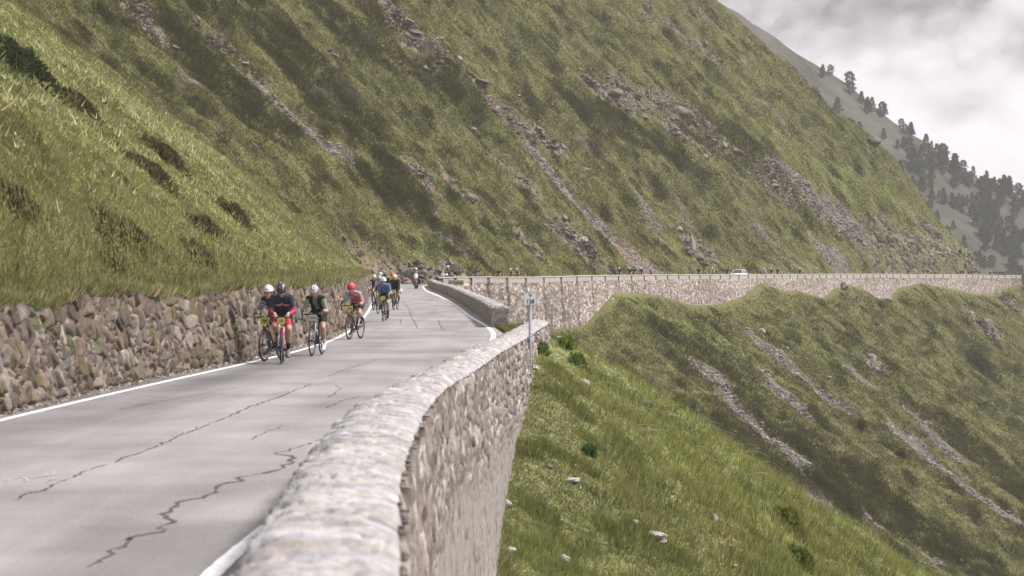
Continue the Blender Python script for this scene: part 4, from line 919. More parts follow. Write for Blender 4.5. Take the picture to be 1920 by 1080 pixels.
# single stones
def stone(name, loc, size, seed, label, colr=(.46, .43, .41), cat='rock', group=None, rz=0.0):
    th = np.linspace(0, math.pi, 13)[:, None]; ph = np.arange(20)[None] * 2 * math.pi / 20
    u_ = np.stack([np.sin(th) * np.cos(ph), np.sin(th) * np.sin(ph), np.cos(th) * np.ones_like(ph)], -1)
    r_ = 1 + .22 * perlin(u_[..., 0] * 1.7 + seed, u_[..., 1] * 1.7 + u_[..., 2] * 2.1, seed) + .10 * perlin(u_[..., 0] * 4 + seed, u_[..., 2] * 4 + u_[..., 1], seed + 1)
    # flat fracture faces
    rs = np.random.default_rng(seed); V = u_ * r_[..., None]
    for i in range(9):
        nn = rs.normal(0, 1, 3); nn /= np.linalg.norm(nn); dd = .72 + .22 * rs.random(); ex = np.maximum((V * nn).sum(-1) - dd, 0); V = V - ex[..., None] * nn
    V = V * np.array(size); c_, s_ = math.cos(rz), math.sin(rz); V = np.stack([V[..., 0] * c_ - V[..., 1] * s_, V[..., 0] * s_ + V[..., 1] * c_, V[..., 2]], -1)
    C = np.array(colr) * (1 + .22 * fbm(V[..., 0] / .12, V[..., 2] / .12 + V[..., 1] / .2, seed + 4, 3))[..., None]
    mb = MB(); mb.grid(V, np.clip(C, .03, .75), close_v=True); o = mb.build(name, M_rock, smooth=False); o.location = loc; tag(o, label, cat, group); return o
STN = [(950, 955, 11, 8, 'pale grey boulder lying against the foot of the near parapet wall'), (955, 1040, 15, 7, 'flat pale slab at the lower left of the near grass slope'), (1057, 1052, 14, 9, 'egg shaped pale stone on the near slope right of the flat slab'),
       (1098, 724, 9, 8, 'tilted grey stone high on the near slope below the shelf bushes'), (1190, 988, 12, 6, 'pale stone on top of the bare stony patch'), (1225, 1008, 26, 8, 'broad flat bedrock slab in the bare stony patch'), (1240, 1026, 15, 5, 'lowest flat slab of the bare stony patch'),
       (1340, 984, 8, 9, 'small upright white stone right of the bare stony patch'), (1375, 1073, 9, 4, 'small flat white stone at the bottom edge of the near slope'), (938, 994, 5, 4, 'tiny pale stone close to the parapet wall above the flat slab'),
       (1072, 908, 20, 5, 'thin grey ledge of rock under the dark hollow on the near slope'), (1030, 884, 9, 6, 'dark brown earthy stone in the hollow of the near slope'), (1002, 697, 10, 4, 'flat pale stone at the foot of the number sign')]
for i, (px, py, a, b_, lab) in enumerate(STN):
    p = pick(px, py, 14., 120., fn=land_full)
    if p is None: print('miss', lab); continue
    k = p[1] / F; stone('stone', p + (0, 0, b_ * k * .35), (a * k, a * k * .9, b_ * k), 31 + i, lab, (.12, .09, .07) if 'dark brown' in lab else (.37, .345, .33), group='stones on the near slope', rz=i * .7)
for i, (px, py, a, b_, lab) in enumerate([(1428, 622, 9, 6, 'grey boulder under the far wall at the head of a scree streak'), (1416, 646, 6, 4, 'pale boulder just below the grey one at the scree head'), (1476, 655, 4, 3, 'small pale stone right of the scree head boulders'), (1634, 672, 10, 7, 'left block of the grey outcrop on the far lower flank'), (1646, 686, 8, 9, 'right block of the grey outcrop on the far lower flank'),
                                             (1660, 561, 12, 5, 'white stone block at the foot of the far wall'), (1850, 612, 14, 16, 'dark rock outcrop on the far flank near the end of the wall'), (827, 73, 8, 4, 'pale rock at the very top of the eroded scar'), (861, 112, 6, 7, 'pale rock in the upper part of the eroded scar'), (838, 100, 5, 3, 'flat pale rock left of the upper scar'),
                                             (885, 243, 9, 4, 'lone pale rock on the grass rib left of the scar'), (1148, 176, 20, 8, 'dark rock ledge high on the far flank'), (1275, 210, 18, 10, 'grey rock outcrop below the ridge, right of the dark ledge'), (1605, 225, 16, 10, 'upper crag on the skyline of the far flank'), (1638, 266, 14, 8, 'lower crag on the skyline of the far flank'), (1776, 386, 14, 12, 'jagged crag on the skyline just above the road end'),
                                             (1297, 462, 8, 20, 'tall pale rock rib above the far road'), (880, 372, 16, 10, 'brown broken outcrop on the grass left of the scar'), (1092, 458, 13, 10, 'pale fractured outcrop low on the slope above the far road'), (1510, 345, 15, 6, 'brown rock ledge at the top of the tan scree')]):
    p = pick(px, py, 190., 520., fn=land_full)
    if p is None: print('miss', lab); continue
    k = p[1] / F; dark = any(w_ in lab for w_ in ('dark', 'brown', 'crag')); stone('boulder', p + (0, 0, -b_ * k * .1), (a * k * .9, a * k * 1.1, b_ * k * 1.1), 71 + i, lab, (.16, .13, .115) if dark else (.26, .235, .22), group='rocks on the far flank', rz=i)

# gritty verge along the foot of the left wall: fallen chips, dirt, weeds
yv = np.concatenate([rng.uniform(27, 75, 2600), rng.uniform(70, 170, 1400)]); xv = x_wl(yv) + .02 + np.abs(rng.normal(0, .10, len(yv)))
zv = road_z(xv, yv) + .004; sz = np.clip(rng.gamma(2., .013, len(yv)) + .008, .008, .09)
R_ = rng.random(len(yv)) * 6.28; V = base[None] * (1 + .3 * rng.normal(0, 1, (len(yv), 6, 3))) * sz[:, None, None] * np.array([1, .8, .6]); cr, sr = np.cos(R_)[:, None], np.sin(R_)[:, None]
V = np.stack([V[..., 0] * cr - V[..., 1] * sr, V[..., 0] * sr + V[..., 1] * cr, V[..., 2]], -1) + np.stack([xv, yv, zv], -1)[:, None]
Fc = (tri[None] + (np.arange(len(yv)) * 6)[:, None, None]).reshape(-1, 3); C = np.clip(np.repeat(np.array([.24, .205, .185]) * (1 + .3 * rng.normal(0, 1, (len(yv), 1, 1))), 6, 1).reshape(-1, 3), .04, .5)
me = np_mesh('gravel', V.reshape(-1, 3), [Fc], C, False, [M_rock]); o = link(bpy.data.objects.new('gravel', me)); o['kind'] = 'stuff'
yv = rng.uniform(27, 120, 420); xv = x_wl(yv) + .01 + np.abs(rng.normal(0, .07, len(yv))); keep = fbm(yv / 2.2, yv * 0, 171, 2) > .05; yv, xv = yv[keep], xv[keep]
V, C = blades(np.stack([xv, yv, road_z(xv, yv)], -1), np.tile([.12, .125, .05], (len(yv), 1)), np.zeros((len(yv), 2)), 9, .11, .008, .07, .6, dip=.0)
me = np_mesh('verge_weeds', V, [np.arange(len(V)).reshape(-1, 3)], C, False, [M_leaf]); o = link(bpy.data.objects.new('verge_weeds', me)); o['kind'] = 'stuff'
# ------------------------------------------------------------------ the wooded ridge beyond, the cloudy mountain, cloud and haze
RPX = np.array([1150, 1335, 1420, 1530, 1615, 1700, 1760, 1830, 1920, 2050, 2200]); RPY = np.array([-150, -2, 48, 122, 180, 240, 290, 330, 378, 455, 560])
RD = 980.
_rx = (RPX - 960) / F * RD; _rz = 1.95 - (RPY - 500) / F * RD
def ridge_z(X, Y):
    cr = np.interp(X, _rx, _rz) + fbm(X / 22, X * 0 + 1, 130, 3) * 2.0
    front = np.maximum(RD - Y, 0); back = np.maximum(Y - RD, 0)
    return cr - .50 * front - .6 * back + fbm(X / 30, Y / 40, 132, 4) * 3.0 * sstep(0, 40, front)
gx = np.linspace(-60, 420, 260); gy = np.concatenate([np.arange(700, 1000, 2.0), np.arange(1000, 1120, 6.)])
GX, GY = np.meshgrid(gx, gy, indexing='ij'); GZ = ridge_z(GX, GY)
c = np.array([.054, .056, .042]) * (1 + .5 * fbm(GX / 25, GY / 30, 135, 4))[..., None]
k = sstep(.0, .5, fbm(GX / 9 + GZ / 12, GY / 40, 137, 3) + .3 * sstep(20, 70, GZ))[..., None]; c = c * (1 - .7 * k) + np.array([.088, .076, .070]) * .7 * k
v = MB(); v.grid(np.stack([GX, GY, GZ], -1), np.clip(c, .02, .5)); o = v.build('ridge', M_far); o['kind'] = 'structure'
def conifer(kind, seed):
    rs = np.random.default_rng(seed); h = 1.0
    tr = MB(); tr.tube([(0, 0, -.06), (0, 0, .3), (.004, 0, .95)], [.028, .02, .004], (.09, .07, .055), 6)
    cr = MB(); nl = 620
    z = .10 + .90 * rs.random(nl) ** (1.15 if kind == 0 else .85)
    prof = (np.clip((1 - z), 0, 1) ** .75) * (.23 if kind == 0 else .27) if kind != 2 else .25 * np.sqrt(np.clip(1 - ((z - .50) / .52) ** 2, 0, 1))
    tier = 1 + .28 * np.sin(z * (34 if kind == 0 else 20) + rs.random() * 6); a = rs.random(nl) * 2 * math.pi
    lob = 1 + .30 * np.sin(a * 3 + z * 9 + seed) ; r_ = prof * tier * lob * (.35 + .65 * np.sqrt(rs.random(nl)))
    P = np.stack([np.cos(a) * r_, np.sin(a) * r_, z], -1)
    D = np.stack([np.cos(a), np.sin(a), -.15 + .5 * rs.random(nl) + (.35 if kind == 2 else 0)], -1) + rs.normal(0, .25, (nl, 3)); D /= np.linalg.norm(D, axis=1)[:, None]
    S_ = np.cross(D, rs.normal(0, 1, (nl, 3))); S_ /= np.linalg.norm(S_, axis=1)[:, None]
    ls = (.075 * (.6 + .7 * rs.random(nl)))[:, None]
    V = np.stack([P - S_ * ls * .6, P + S_ * ls * .6, P + D * ls * 1.2], 1).reshape(-1, 3)
    C = np.array([.066, .080, .056]) * np.clip(1 + .3 * rs.normal(0, 1, (nl, 1)), .4, 1.8)
    cr.add(V, f3=np.arange(3 * nl).reshape(-1, 3), col=np.repeat(C, 3, 0))
    root = empty('conifer_tree'); tr.build('trunk', M_rock, root); cr.build('crown', M_needle, root, smooth=False); return root
PROTO = [conifer(k % 3, 40 + k) for k in range(5)]; used_tree = [False] * 5
def tree_at(x, y, h, k, label, group, rz):
    if used_tree[k]: r_ = copy_tree(PROTO[k])
    else: r_ = PROTO[k]; used_tree[k] = True
    r_.location = (x, y, float(ridge_z(np.array([x]), np.array([y]))[0]) - .15); r_.scale = (h * rng.uniform(.9, 1.25), h * rng.uniform(.9, 1.25), h); r_.rotation_euler = (0, 0, rz)
    tag(r_, label, 'tree', group); return r_
def ridge_pick(px, py):
    return pick(px, py, 720., 1010., fn=lambda X, Y: (ridge_z(X, Y), 0))
LONE = [(1768, 286, 7.2, 2, 'full round crowned conifer standing tallest on the misty skyline'), (1791, 308, 8.4, 1, 'broad dark conifer on the skyline just below the round crowned one'), (1806, 312, 5.0, 2, 'smaller conifer leaning on the broad dark skyline one'), (1654, 205, 6.2, 2, 'dark conifer pair member on the upper skyline left of the round crowned one'), (1659, 207, 4.6, 1, 'shorter conifer touching the upper skyline conifer'),
        (1697, 243, 4.2, 2, 'small round conifer on the skyline between upper and lower groups'), (1705, 272, 6.6, 2, 'oval conifer on the open slope under the skyline gap'), (1615, 183, 5.2, 1, 'slim conifer near the top of the misty slope'), (1596, 150, 3.2, 2, 'tiny lone conifer highest on the misty skyline'), (1557, 132, 4.6, 2, 'highest bushy conifer where the ridge meets the green flank'), (1543, 128, 3.4, 1, 'small conifer beside the highest bushy one'),
        (1688, 322, 8.0, 0, 'tall narrow conifer on the open slope below the oval one'), (1714, 300, 9.0, 0, 'tallest narrow conifer in mid slope'), (1859, 492, 5.0, 2, 'lone conifer low on the pale meadow strip by the road end')]
for i, (px, py, h, k, lab) in enumerate(LONE):
    p = ridge_pick(px, py + h * 2.2)
    if p is None: continue
    tree_at(p[0], p[1], h * .98, k, lab, 'single conifers on the misty ridge', i)
cnt = 0; tries = 0
while cnt < 285 and tries < 6000:
    tries += 1
    x = rng.uniform(110, 232); y = rng.uniform(880, 981)
    z = float(ridge_z(np.array([x]), np.array([y]))[0]); px = 960 + x / y * F; py = 500 - (z - 1.95) / y * F
    if px > 1990 or py > 560: continue
    dens = float(sstep(-45, 95, (py - (330 + (px - 1830) * .6)) + 60) * sstep(1600, 1860, px)) * (0.25 + .75 * float(fbm(np.array([x / 16]), np.array([y / 18]), 141, 2)[0] > -.1))
    if abs((px - 1850) * .75 - (py - 480)) < 26 and px < 1895: dens *= .05     # the pale meadow strip
    if rng.random() > max(dens, .09 * (px > 1530)): continue
    cnt += 1
    tree_at(x, y, rng.uniform(3.2, 6.6), int(rng.integers(0, 5)), 'one of the dark misty conifers massed on the lower ridge slope', 'conifers massed on the lower ridge', rng.uniform(0, 6.28))
# the far mountain
gx = np.linspace(100, 1700, 170); gy = np.linspace(2500, 3900, 110); GX, GY = np.meshgrid(gx, gy, indexing='ij')
rdg = 900 - .75 * np.abs(GY - 3400) - .10 * np.abs(GX - 950)
GZ = rdg + fbm(GX / 300, GY / 330, 150, 5) * 120 + (np.abs(perlin(GX / 120, GY / 260, 155)) - .3) * 110 - 60
c = np.array([.13, .12, .125]) * (1 + .35 * fbm(GX / 60, GY / 90, 157, 4))[..., None]
sn = .8 * sstep(470, 580, GX)[..., None] * sstep(.22, .36, fbm(GX / 150 + GY / 400, GY / 110 - GX / 300, 160, 4) + .12 * sstep(150, 500, GZ))[..., None]; c = c * (1 - sn) + np.array([.75, .74, .75]) * sn
v = MB(); v.grid(np.stack([GX, GY, GZ], -1), np.clip(c, .02, .8)); o = v.build('mountain', M_far); o['kind'] = 'structure'
# cloud bank lying in the valley between the ridge and the mountain
m, nt, b = new_mat('cloud'); nt.nodes.remove(b)
pv = N(nt, 'ShaderNodeVolumePrincipled'); pv.inputs['Color'].default_value = (.94, .925, .96, 1); pv.inputs['Anisotropy'].default_value = 0
tc = N(nt, 'ShaderNodeTexCoord'); mp = N(nt, 'ShaderNodeMapping'); mp.inputs['Scale'].default_value = (1 / 75, 1 / 150, 1 / 48); mp.inputs['Location'].default_value = (.3, .2, 1.7)
no = N(nt, 'ShaderNodeTexNoise'); no.inputs['Scale'].default_value = 1; no.inputs['Detail'].default_value = 5; no.inputs['Roughness'].default_value = .55
nt.links.new(tc.outputs['Object'], mp.inputs['Vector']); nt.links.new(mp.outputs['Vector'], no.inputs['Vector'])
sx = N(nt, 'ShaderNodeSeparateXYZ'); nt.links.new(tc.outputs['Object'], sx.inputs['Vector'])
zr_ = N(nt, 'ShaderNodeMapRange'); zr_.inputs['From Min'].default_value = -140; zr_.inputs['From Max'].default_value = 40; zr_.inputs['To Min'].default_value = .17; zr_.inputs['To Max'].default_value = -.11
nt.links.new(sx.outputs['Z'], zr_.inputs['Value'])
ad = N(nt, 'ShaderNodeMath', operation='ADD'); nt.links.new(no.outputs['Fac'], ad.inputs[0]); nt.links.new(zr_.outputs['Result'], ad.inputs[1])
dm = N(nt, 'ShaderNodeMapRange'); dm.inputs['From Min'].default_value = .44; dm.inputs['From Max'].default_value = .62; dm.inputs['To Min'].default_value = .0001; dm.inputs['To Max'].default_value = .012
nt.links.new(ad.outputs['Value'], dm.inputs['Value']); nt.links.new(dm.outputs['Result'], pv.inputs['Density'])
nt.links.new(pv.outputs['Volume'], nt.nodes['Material Output'].inputs['Volume'])
v = MB(); v.box((0, 0, 0), (1500, 420, 520)); o = v.build('cloud', m, smooth=False); o.location = (420, 1750, 170); o['kind'] = 'stuff'
m.cycles.volume_step_rate = 4
# thin even air over the near scene and the ridge
m, nt, b = new_mat('air'); nt.nodes.remove(b)
pv = N(nt, 'ShaderNodeVolumePrincipled'); pv.inputs['Color'].default_value = (.93, .92, .96, 1); pv.inputs['Density'].default_value = .00018; pv.inputs['Anisotropy'].default_value = .1
nt.links.new(pv.outputs['Volume'], nt.nodes['Material Output'].inputs['Volume'])
v = MB(); v.box((0, 550, 10), (2240, 1700, 420)); o = v.build('haze', m, smooth=False); o['kind'] = 'stuff'
# ------------------------------------------------------------------ bicycles
BLK = (.022, .022, .025); DRK = (.05, .05, .055); STEEL = (.45, .45, .46); WHT = (.72, .71, .70)
def V3(*a): return np.array(a, float)
def bike_parts(frame_col, fork_col, bar_col, plate, number, crank, bottle=(.65, .62, .25), tape=(.03, .03, .03), plate_size=(.10, .072)):
    """a road bicycle, front along +x, wheels on z = 0"""
    root = empty('bicycle')
    RA, FA, BB = V3(-.42, 0, .338), V3(.575, 0, .338), V3(0, 0, .27)
    ST, HT, HB = V3(-.155, 0, .79), V3(.385, 0, .865), V3(.425, 0, .735)
    f = MB(); fc = frame_col
    f.tube([HB + (-.01, 0, .02), BB], .019, fc); f.tube([HT + (-.005, 0, -.03), ST], .016, fc); f.tube([BB, ST + (-.012, 0, .03)], .016, fc); f.tube([HB, HT], .021, fc)
    for s in (-1, 1):
        f.tube([BB + (0, .03 * s, 0), RA + (0, .062 * s, 0)], .010, fc, 6); f.tube([ST + (0, .018 * s, -.03), RA + (0, .062 * s, 0)], .008, fc, 6)
    f.build('frame', M_paint, root)
    k = MB()
    for s in (-1, 1): k.tube([HB + (0, .0, -.005), HB + (.010, .045 * s, -.03), (HB + FA) / 2 + (.02, .05 * s, 0), FA + (0, .052 * s, 0)], [.018, .014, .012, .008], fork_col, 7)
    k.build('fork', M_paint, root)
    for c in (FA, RA):
        w_ = MB(); w_.torus((0, 0, 0), .300, .014, col=BLK, m=8, n=44); w_.torus((0, 0, 0), .287, .009, col=(.10, .10, .105), m=6, n=44); wo = w_.build('wheel', M_metal, root); wo.location = c
        t_ = MB(); t_.torus((0, 0, 0), .325, .0135, col=BLK, m=8, n=48); t_.build('tyre', M_rubber, wo)
        sp = MB()
        for i in range(20):
            a = i * 2 * math.pi / 20; s = 1 if i % 2 else -1; sp.tube([(.02 * math.cos(a + s), .03 * s, .02 * math.sin(a + s)), (.29 * math.cos(a), 0, .29 * math.sin(a))], .0016, STEEL, 3, False)
        sp.tube([(0, -.05, 0), (0, .05, 0)], .018, DRK, 8); sp.build('spokes', M_metal, wo)
    sd = MB(); st = ST + (-.012, 0, .03); sd.tube([st, st + (-.045, 0, .15)], .0135, DRK); sd.build('seat_post', M_metal, root)
    sa = MB(); p = st + (-.05, 0, .165); xs = np.linspace(0, 1, 9)[:, None]; a = np.arange(12)[None] * 2 * math.pi / 12
    wid = .020 + .052 * (1 - xs) ** 2.2; G = np.stack([p[0] - .13 + .27 * xs + 0 * a, p[1] + wid * np.cos(a), p[2] + .018 * np.sin(a) + .012 * (1 - xs) ** 3 + 0 * a], -1); sa.grid(G, BLK, close_v=True); sa.build('saddle', M_rubber, root)
    sm = MB(); bc = HT + (.105, 0, .045); sm.tube([HT + (-.004, 0, .02), bc], .016, DRK); sm.tube([HT, HT + (-.006, 0, .03)], .02, DRK); sm.build('stem', M_paint, root)
    hb = MB(); hb.tube([bc + (0, -.19, 0), bc + (0, .19, 0)], .0155, bar_col, 8)
    for s in (-1, 1):
        hb.tube([bc + (0, .185 * s, 0), bc + (.03, .205 * s, .004), bc + (.075, .212 * s, -.005), bc + (.095, .214 * s, -.04), bc + (.085, .216 * s, -.085), bc + (.045, .218 * s, -.118), bc + (-.06, .22 * s, -.125)], .0155, tape, 8)
    hbo = hb.build('handlebar', M_rubber, root)
    for s in (-1, 1):
        bl = MB(); bl.tube([bc + (.07, .212 * s, .002), bc + (.115, .213 * s, .022), bc + (.135, .213 * s, .045)], [.017, .018, .013], BLK, 7); bl.tube([bc + (.13, .213 * s, .01), bc + (.125, .215 * s, -.05), bc + (.105, .216 * s, -.11)], [.008, .006, .005], DRK, 5); bl.build('brake_lever', M_rubber, hbo)
    cs = MB(); ca = crank
    for s, q in ((1, 0), (-1, math.pi)):
        e = BB + V3(.172 * math.cos(ca + q), .085 * s, .172 * math.sin(ca + q)); cs.tube([BB + (0, .07 * s, 0), e], [.016, .011], DRK, 6)
    cs.torus(BB + (0, -.048, 0), .088, .008, col=DRK, n=28, m=5); cs.tube([BB + (0, -.07, 0), BB + (0, .07, 0)], .022, DRK, 8)
    for i in range(5): cs.tube([BB + (0, -.05, 0), BB + (.085 * math.cos(i * 1.257), -.05, .085 * math.sin(i * 1.257))], .006, DRK, 4)
    cs.build('crankset', M_metal, root)
    for s, q in ((1, 0), (-1, math.pi)):
        e = BB + V3(.172 * math.cos(ca + q), .115 * s, .172 * math.sin(ca + q)); pd = MB(); pd.box(e, (.075, .075, .016), BLK); pd.build('pedal', M_rubber, root)
    ch = MB(); ch.tube([BB + (0, -.05, .09), RA + (0, -.05, .035)], .004, DRK, 4); ch.tube([BB + (0, -.05, -.09), RA + (.04, -.05, -.10), RA + (.02, -.05, -.04)], .004, DRK, 4); ch.torus(RA + (0, -.045, 0), .045, .014, col=STEEL, n=18, m=5); ch.build('chain', M_metal, root)
    bt = MB(); b0 = BB + (HB - BB) * .32 + (-.03, 0, .045); dv = (HB - BB) / np.linalg.norm(HB - BB); bt.tube([b0, b0 + dv * .13, b0 + dv * .15, b0 + dv * .175], [.036, .036, .02, .016], bottle, 10); bt.build('water_bottle', M_gloss, root)
    if plate is not None:
        pl = MB(); pc = bc + V3(.06, 0, -.075); w2, h2 = plate_size
        a = np.linspace(0, 2 * math.pi, 33)[:-1]; ox = np.sign(np.cos(a)) * np.abs(np.cos(a)) ** .45 * w2; oz = np.sign(np.sin(a)) * np.abs(np.sin(a)) ** .45 * h2
        ring = np.stack([0 * a, ox, oz], -1); G = np.stack([ring * 0 + (.004, 0, 0), ring + (.004, 0, 0) - ring * .03, ring, ring - (.004, 0, 0), ring * 0 - (.004, 0, 0)], 0); pl.grid(G + pc, plate, close_v=True); plo = pl.build('number_plate', M_gloss, root, smooth=False)
        if number: text_mesh(number, plate_size[0] * .82 if len(number) < 4 else plate_size[0] * .7, 'number', plo, pc + (.0075, 0, 0), (.02, .02, .02))
    return root
def text_mesh(txt, size, name, parent, loc, colr, rot=None, ext=.0015):
    cu = bpy.data.curves.new(name, 'FONT'); cu.body = txt; cu.size = size; cu.align_x = 'CENTER'; cu.align_y = 'CENTER'; cu.extrude = ext; cu.offset = size * (.035 if name == 'lettering' else .018)
    t_ = bpy.data.objects.new('tmp', cu); link(t_); dg = bpy.context.evaluated_depsgraph_get(); me = bpy.data.meshes.new_from_object(t_.evaluated_get(dg)); bpy.data.objects.remove(t_)
    a = me.color_attributes.new('Col', 'FLOAT_COLOR', 'POINT'); a.data.foreach_set('color', np.tile(np.array([*colr, 1], np.float32), (len(me.vertices), 1)).ravel())
    me.materials.clear(); me.materials.append(M_paint)
    o = bpy.data.objects.new(name, me); link(o); o.parent = parent; o.location = loc; o.rotation_euler = rot or (math.pi / 2, 0, math.pi / 2); return o

# ------------------------------------------------------------------ people
def capsule(mb, p0, r0, p1, r1, seg=12, col=(.5, .5, .5)):
    p0 = np.asarray(p0, float); p1 = np.asarray(p1, float); d = p1 - p0; L = np.linalg.norm(d); d = d / (L + 1e-9)
    q = np.linspace(0, math.pi / 2, 5)
    pts = [p0 - d * r0 * math.cos(x) for x in q] + [p1 + d * r1 * math.sin(x) for x in q]
    rr = [max(r0 * math.sin(x), .0005) for x in q] + [max(r1 * math.cos(x), .0005) for x in q]
    mb.tube(pts, rr, col, seg, False)
def fuse(prims, voxel, smooth=3):
    """one continuous skin round overlapping limbs"""
    mb = MB()
    for p0, r0, p1, r1, _ in prims: capsule(mb, p0, r0, p1, r1)
    o = mb.build('tmp'); m1 = o.modifiers.new('r', 'REMESH'); m1.mode = 'VOXEL'; m1.voxel_size = voxel; m1.use_smooth_shade = True
    m2 = o.modifiers.new('s', 'SMOOTH'); m2.factor = .5; m2.iterations = smooth
    dg = bpy.context.evaluated_depsgraph_get(); me = bpy.data.meshes.new_from_object(o.evaluated_get(dg)); old = o.data; bpy.data.objects.remove(o); bpy.data.meshes.remove(old)
    n_ = len(me.vertices); V = np.empty(n_ * 3, np.float32); me.vertices.foreach_get('co', V); return me, V.reshape(-1, 3).astype(float)
def nearest_col(V, prims):
    best = np.full(len(V), 1e9); C = np.zeros((len(V), 3))
    for p0, r0, p1, r1, c in prims:
        p0 = np.asarray(p0, float); p1 = np.asarray(p1, float); d = p1 - p0; L2 = d.dot(d) + 1e-9
        q = np.clip(((V - p0) @ d) / L2, 0, 1); dist = np.linalg.norm(V - p0 - q[:, None] * d, axis=1) - (r0 + (r1 - r0) * q)
        m = dist < best; best = np.where(m, dist, best); C[m] = c
    return C
def paint(me, C, mat):
    me.color_attributes.new('Col', 'FLOAT_COLOR', 'POINT')
    c = np.ones((len(C), 4), np.float32); c[:, :3] = C; me.color_attributes['Col'].data.foreach_set('color', c.ravel()); me.materials.clear(); me.materials.append(mat)
def skin_obj(name, prims, voxel, mat, parent, colfn=None, smooth=3):
    me, V = fuse(prims, voxel, smooth); C = nearest_col(V, prims)
    if colfn is not None: C = colfn(V, C)
    me.name = name; paint(me, np.clip(C, .005, .8), mat); o = bpy.data.objects.new(name, me); link(o); o.parent = parent; return o
def ik(a, b, l1, l2, pole):
    a = np.asarray(a, float); b = np.asarray(b, float); d = b - a; L = min(np.linalg.norm(d), (l1 + l2) * .995); u = d / np.linalg.norm(d)
    x = (l1 * l1 - l2 * l2 + L * L) / (2 * L); h = math.sqrt(max(l1 * l1 - x * x, 0)); p = np.asarray(pole, float); p = p - u * p.dot(u); p /= np.linalg.norm(p)
    return a + u * x + p * h
def pose(crank, lean=42, hands='hoods', head=(0, 0), twist=0.0, hip=(-.18, 0, .975), scale=1.0):
    J = {}; H = V3(*hip); th = math.radians(lean); BBp = V3(0, 0, .27)
    S = H + V3(.50 * math.cos(th), 0, .50 * math.sin(th)); J['pelvis'] = H; J['chest'] = S; J['mid'] = (H + S) / 2 + V3(-.035, 0, .035)
    nk = S + V3(.065, 0, .040); J['neck'] = nk; hd = nk + V3(.105, math.sin(head[1]) * .03, .075); J['head'] = hd; J['hp'] = head[0]; J['hy'] = head[1]
    bc = V3(.49, 0, .91)
    for s, k in ((1, 'L'), (-1, 'R')):
        sh = S + V3(.0, .160 * s, -.028); J['sh' + k] = sh
        w_ = {'hoods': bc + (.075, .212 * s, .045), 'drops': bc + (.045, .222 * s, -.085), 'tops': bc + (-.005, .12 * s, .035)}[hands]
        J['wr' + k] = w_ + V3(-.055, .008 * s, .035); J['hand' + k] = w_
        J['el' + k] = ik(sh, J['wr' + k], .29, .255, (-.25, .34 * s, -.9))
        q = 0 if s > 0 else math.pi
        pd = BBp + V3(.172 * math.cos(crank + q), .115 * s, .172 * math.sin(crank + q)); J['toe' + k] = pd + V3(.085, .004 * s, .02); J['ball' + k] = pd + V3(.02, 0, .035)
        tilt = .055 + .05 * (1 - math.sin(crank + q)) / 2; J['heel' + k] = pd + V3(-.135, 0, .03 + tilt); J['ank' + k] = pd + V3(-.105, 0, .085 + tilt)
        hj = H + V3(.02, .088 * s, -.03); J['hip' + k] = hj; J['kn' + k] = ik(hj, J['ank' + k], .435, .425, (1, .10 * s, .25))
    return J
def body_prims(J, skin):
    P = []
    def c(a, ra, b, rb, col=skin): P.append((J[a] if isinstance(a, str) else a, ra, J[b] if isinstance(b, str) else b, rb, col))
    H, S, M = J['pelvis'], J['chest'], J['mid']
    for s in (1, -1):
        o = V3(0, .070 * s, 0); c(H + o, .108, M + o, .100); c(M + o, .100, S + V3(-.03, .085 * s, -.05), .098)
    c('shL', .062, 'shR', .062); c('hipL', .10, 'hipR', .10); c(S + V3(-.02, 0, -.02), .085, 'neck', .058); c('neck', .056, J['head'] + V3(-.02, 0, -.03), .058)
    for k in 'LR':
        c('sh' + k, .060, 'el' + k, .042); c('el' + k, .042, 'wr' + k, .028); c('wr' + k, .029, 'hand' + k, .034)
        c('hip' + k, .095, 'kn' + k, .060); c('kn' + k, .058, (J['kn' + k] * .62 + J['ank' + k] * .38) + V3(-.018, 0, 0), .057); c((J['kn' + k] * .62 + J['ank' + k] * .38) + V3(-.018, 0, 0), .055, 'ank' + k, .036)
        c('ank' + k, .036, 'heel' + k, .034); c('heel' + k, .033, 'ball' + k, .036); c('ball' + k, .036, 'toe' + k, .026)
    return P
def head_rot(J):
    a = J['hp']; y = J['hy']; cy, sy = math.cos(y), math.sin(y); ca, sa = math.cos(a), math.sin(a)
    return np.array([[cy, -sy, 0], [sy, cy, 0], [0, 0, 1]]) @ np.array([[ca, 0, sa], [0, 1, 0], [-sa, 0, ca]])   # pitch: + looks down
def head_prims(J, skin):
    h = J['head']; R = head_rot(J); f = lambda x, y, z: h + R @ V3(x, y, z); P = []
    P.append((f(-.025, 0, .025), .086, f(.015, 0, .030), .083, skin)); P.append((f(.03, 0, -.02), .066, f(.045, 0, -.085), .042, skin)); P.append((f(.062, 0, -.105), .026, f(.05, 0, -.095), .034, skin))
    P.append((f(.082, 0, .018), .012, f(.106, 0, -.032), .016, skin)); P.append((f(.075, .032, .032), .018, f(.075, -.032, .032), .018, skin))
    for s in (1, -1): P.append((f(-.01, .082 * s, .012), .017, f(-.014, .084 * s, -.022), .013, skin))
    return P, R
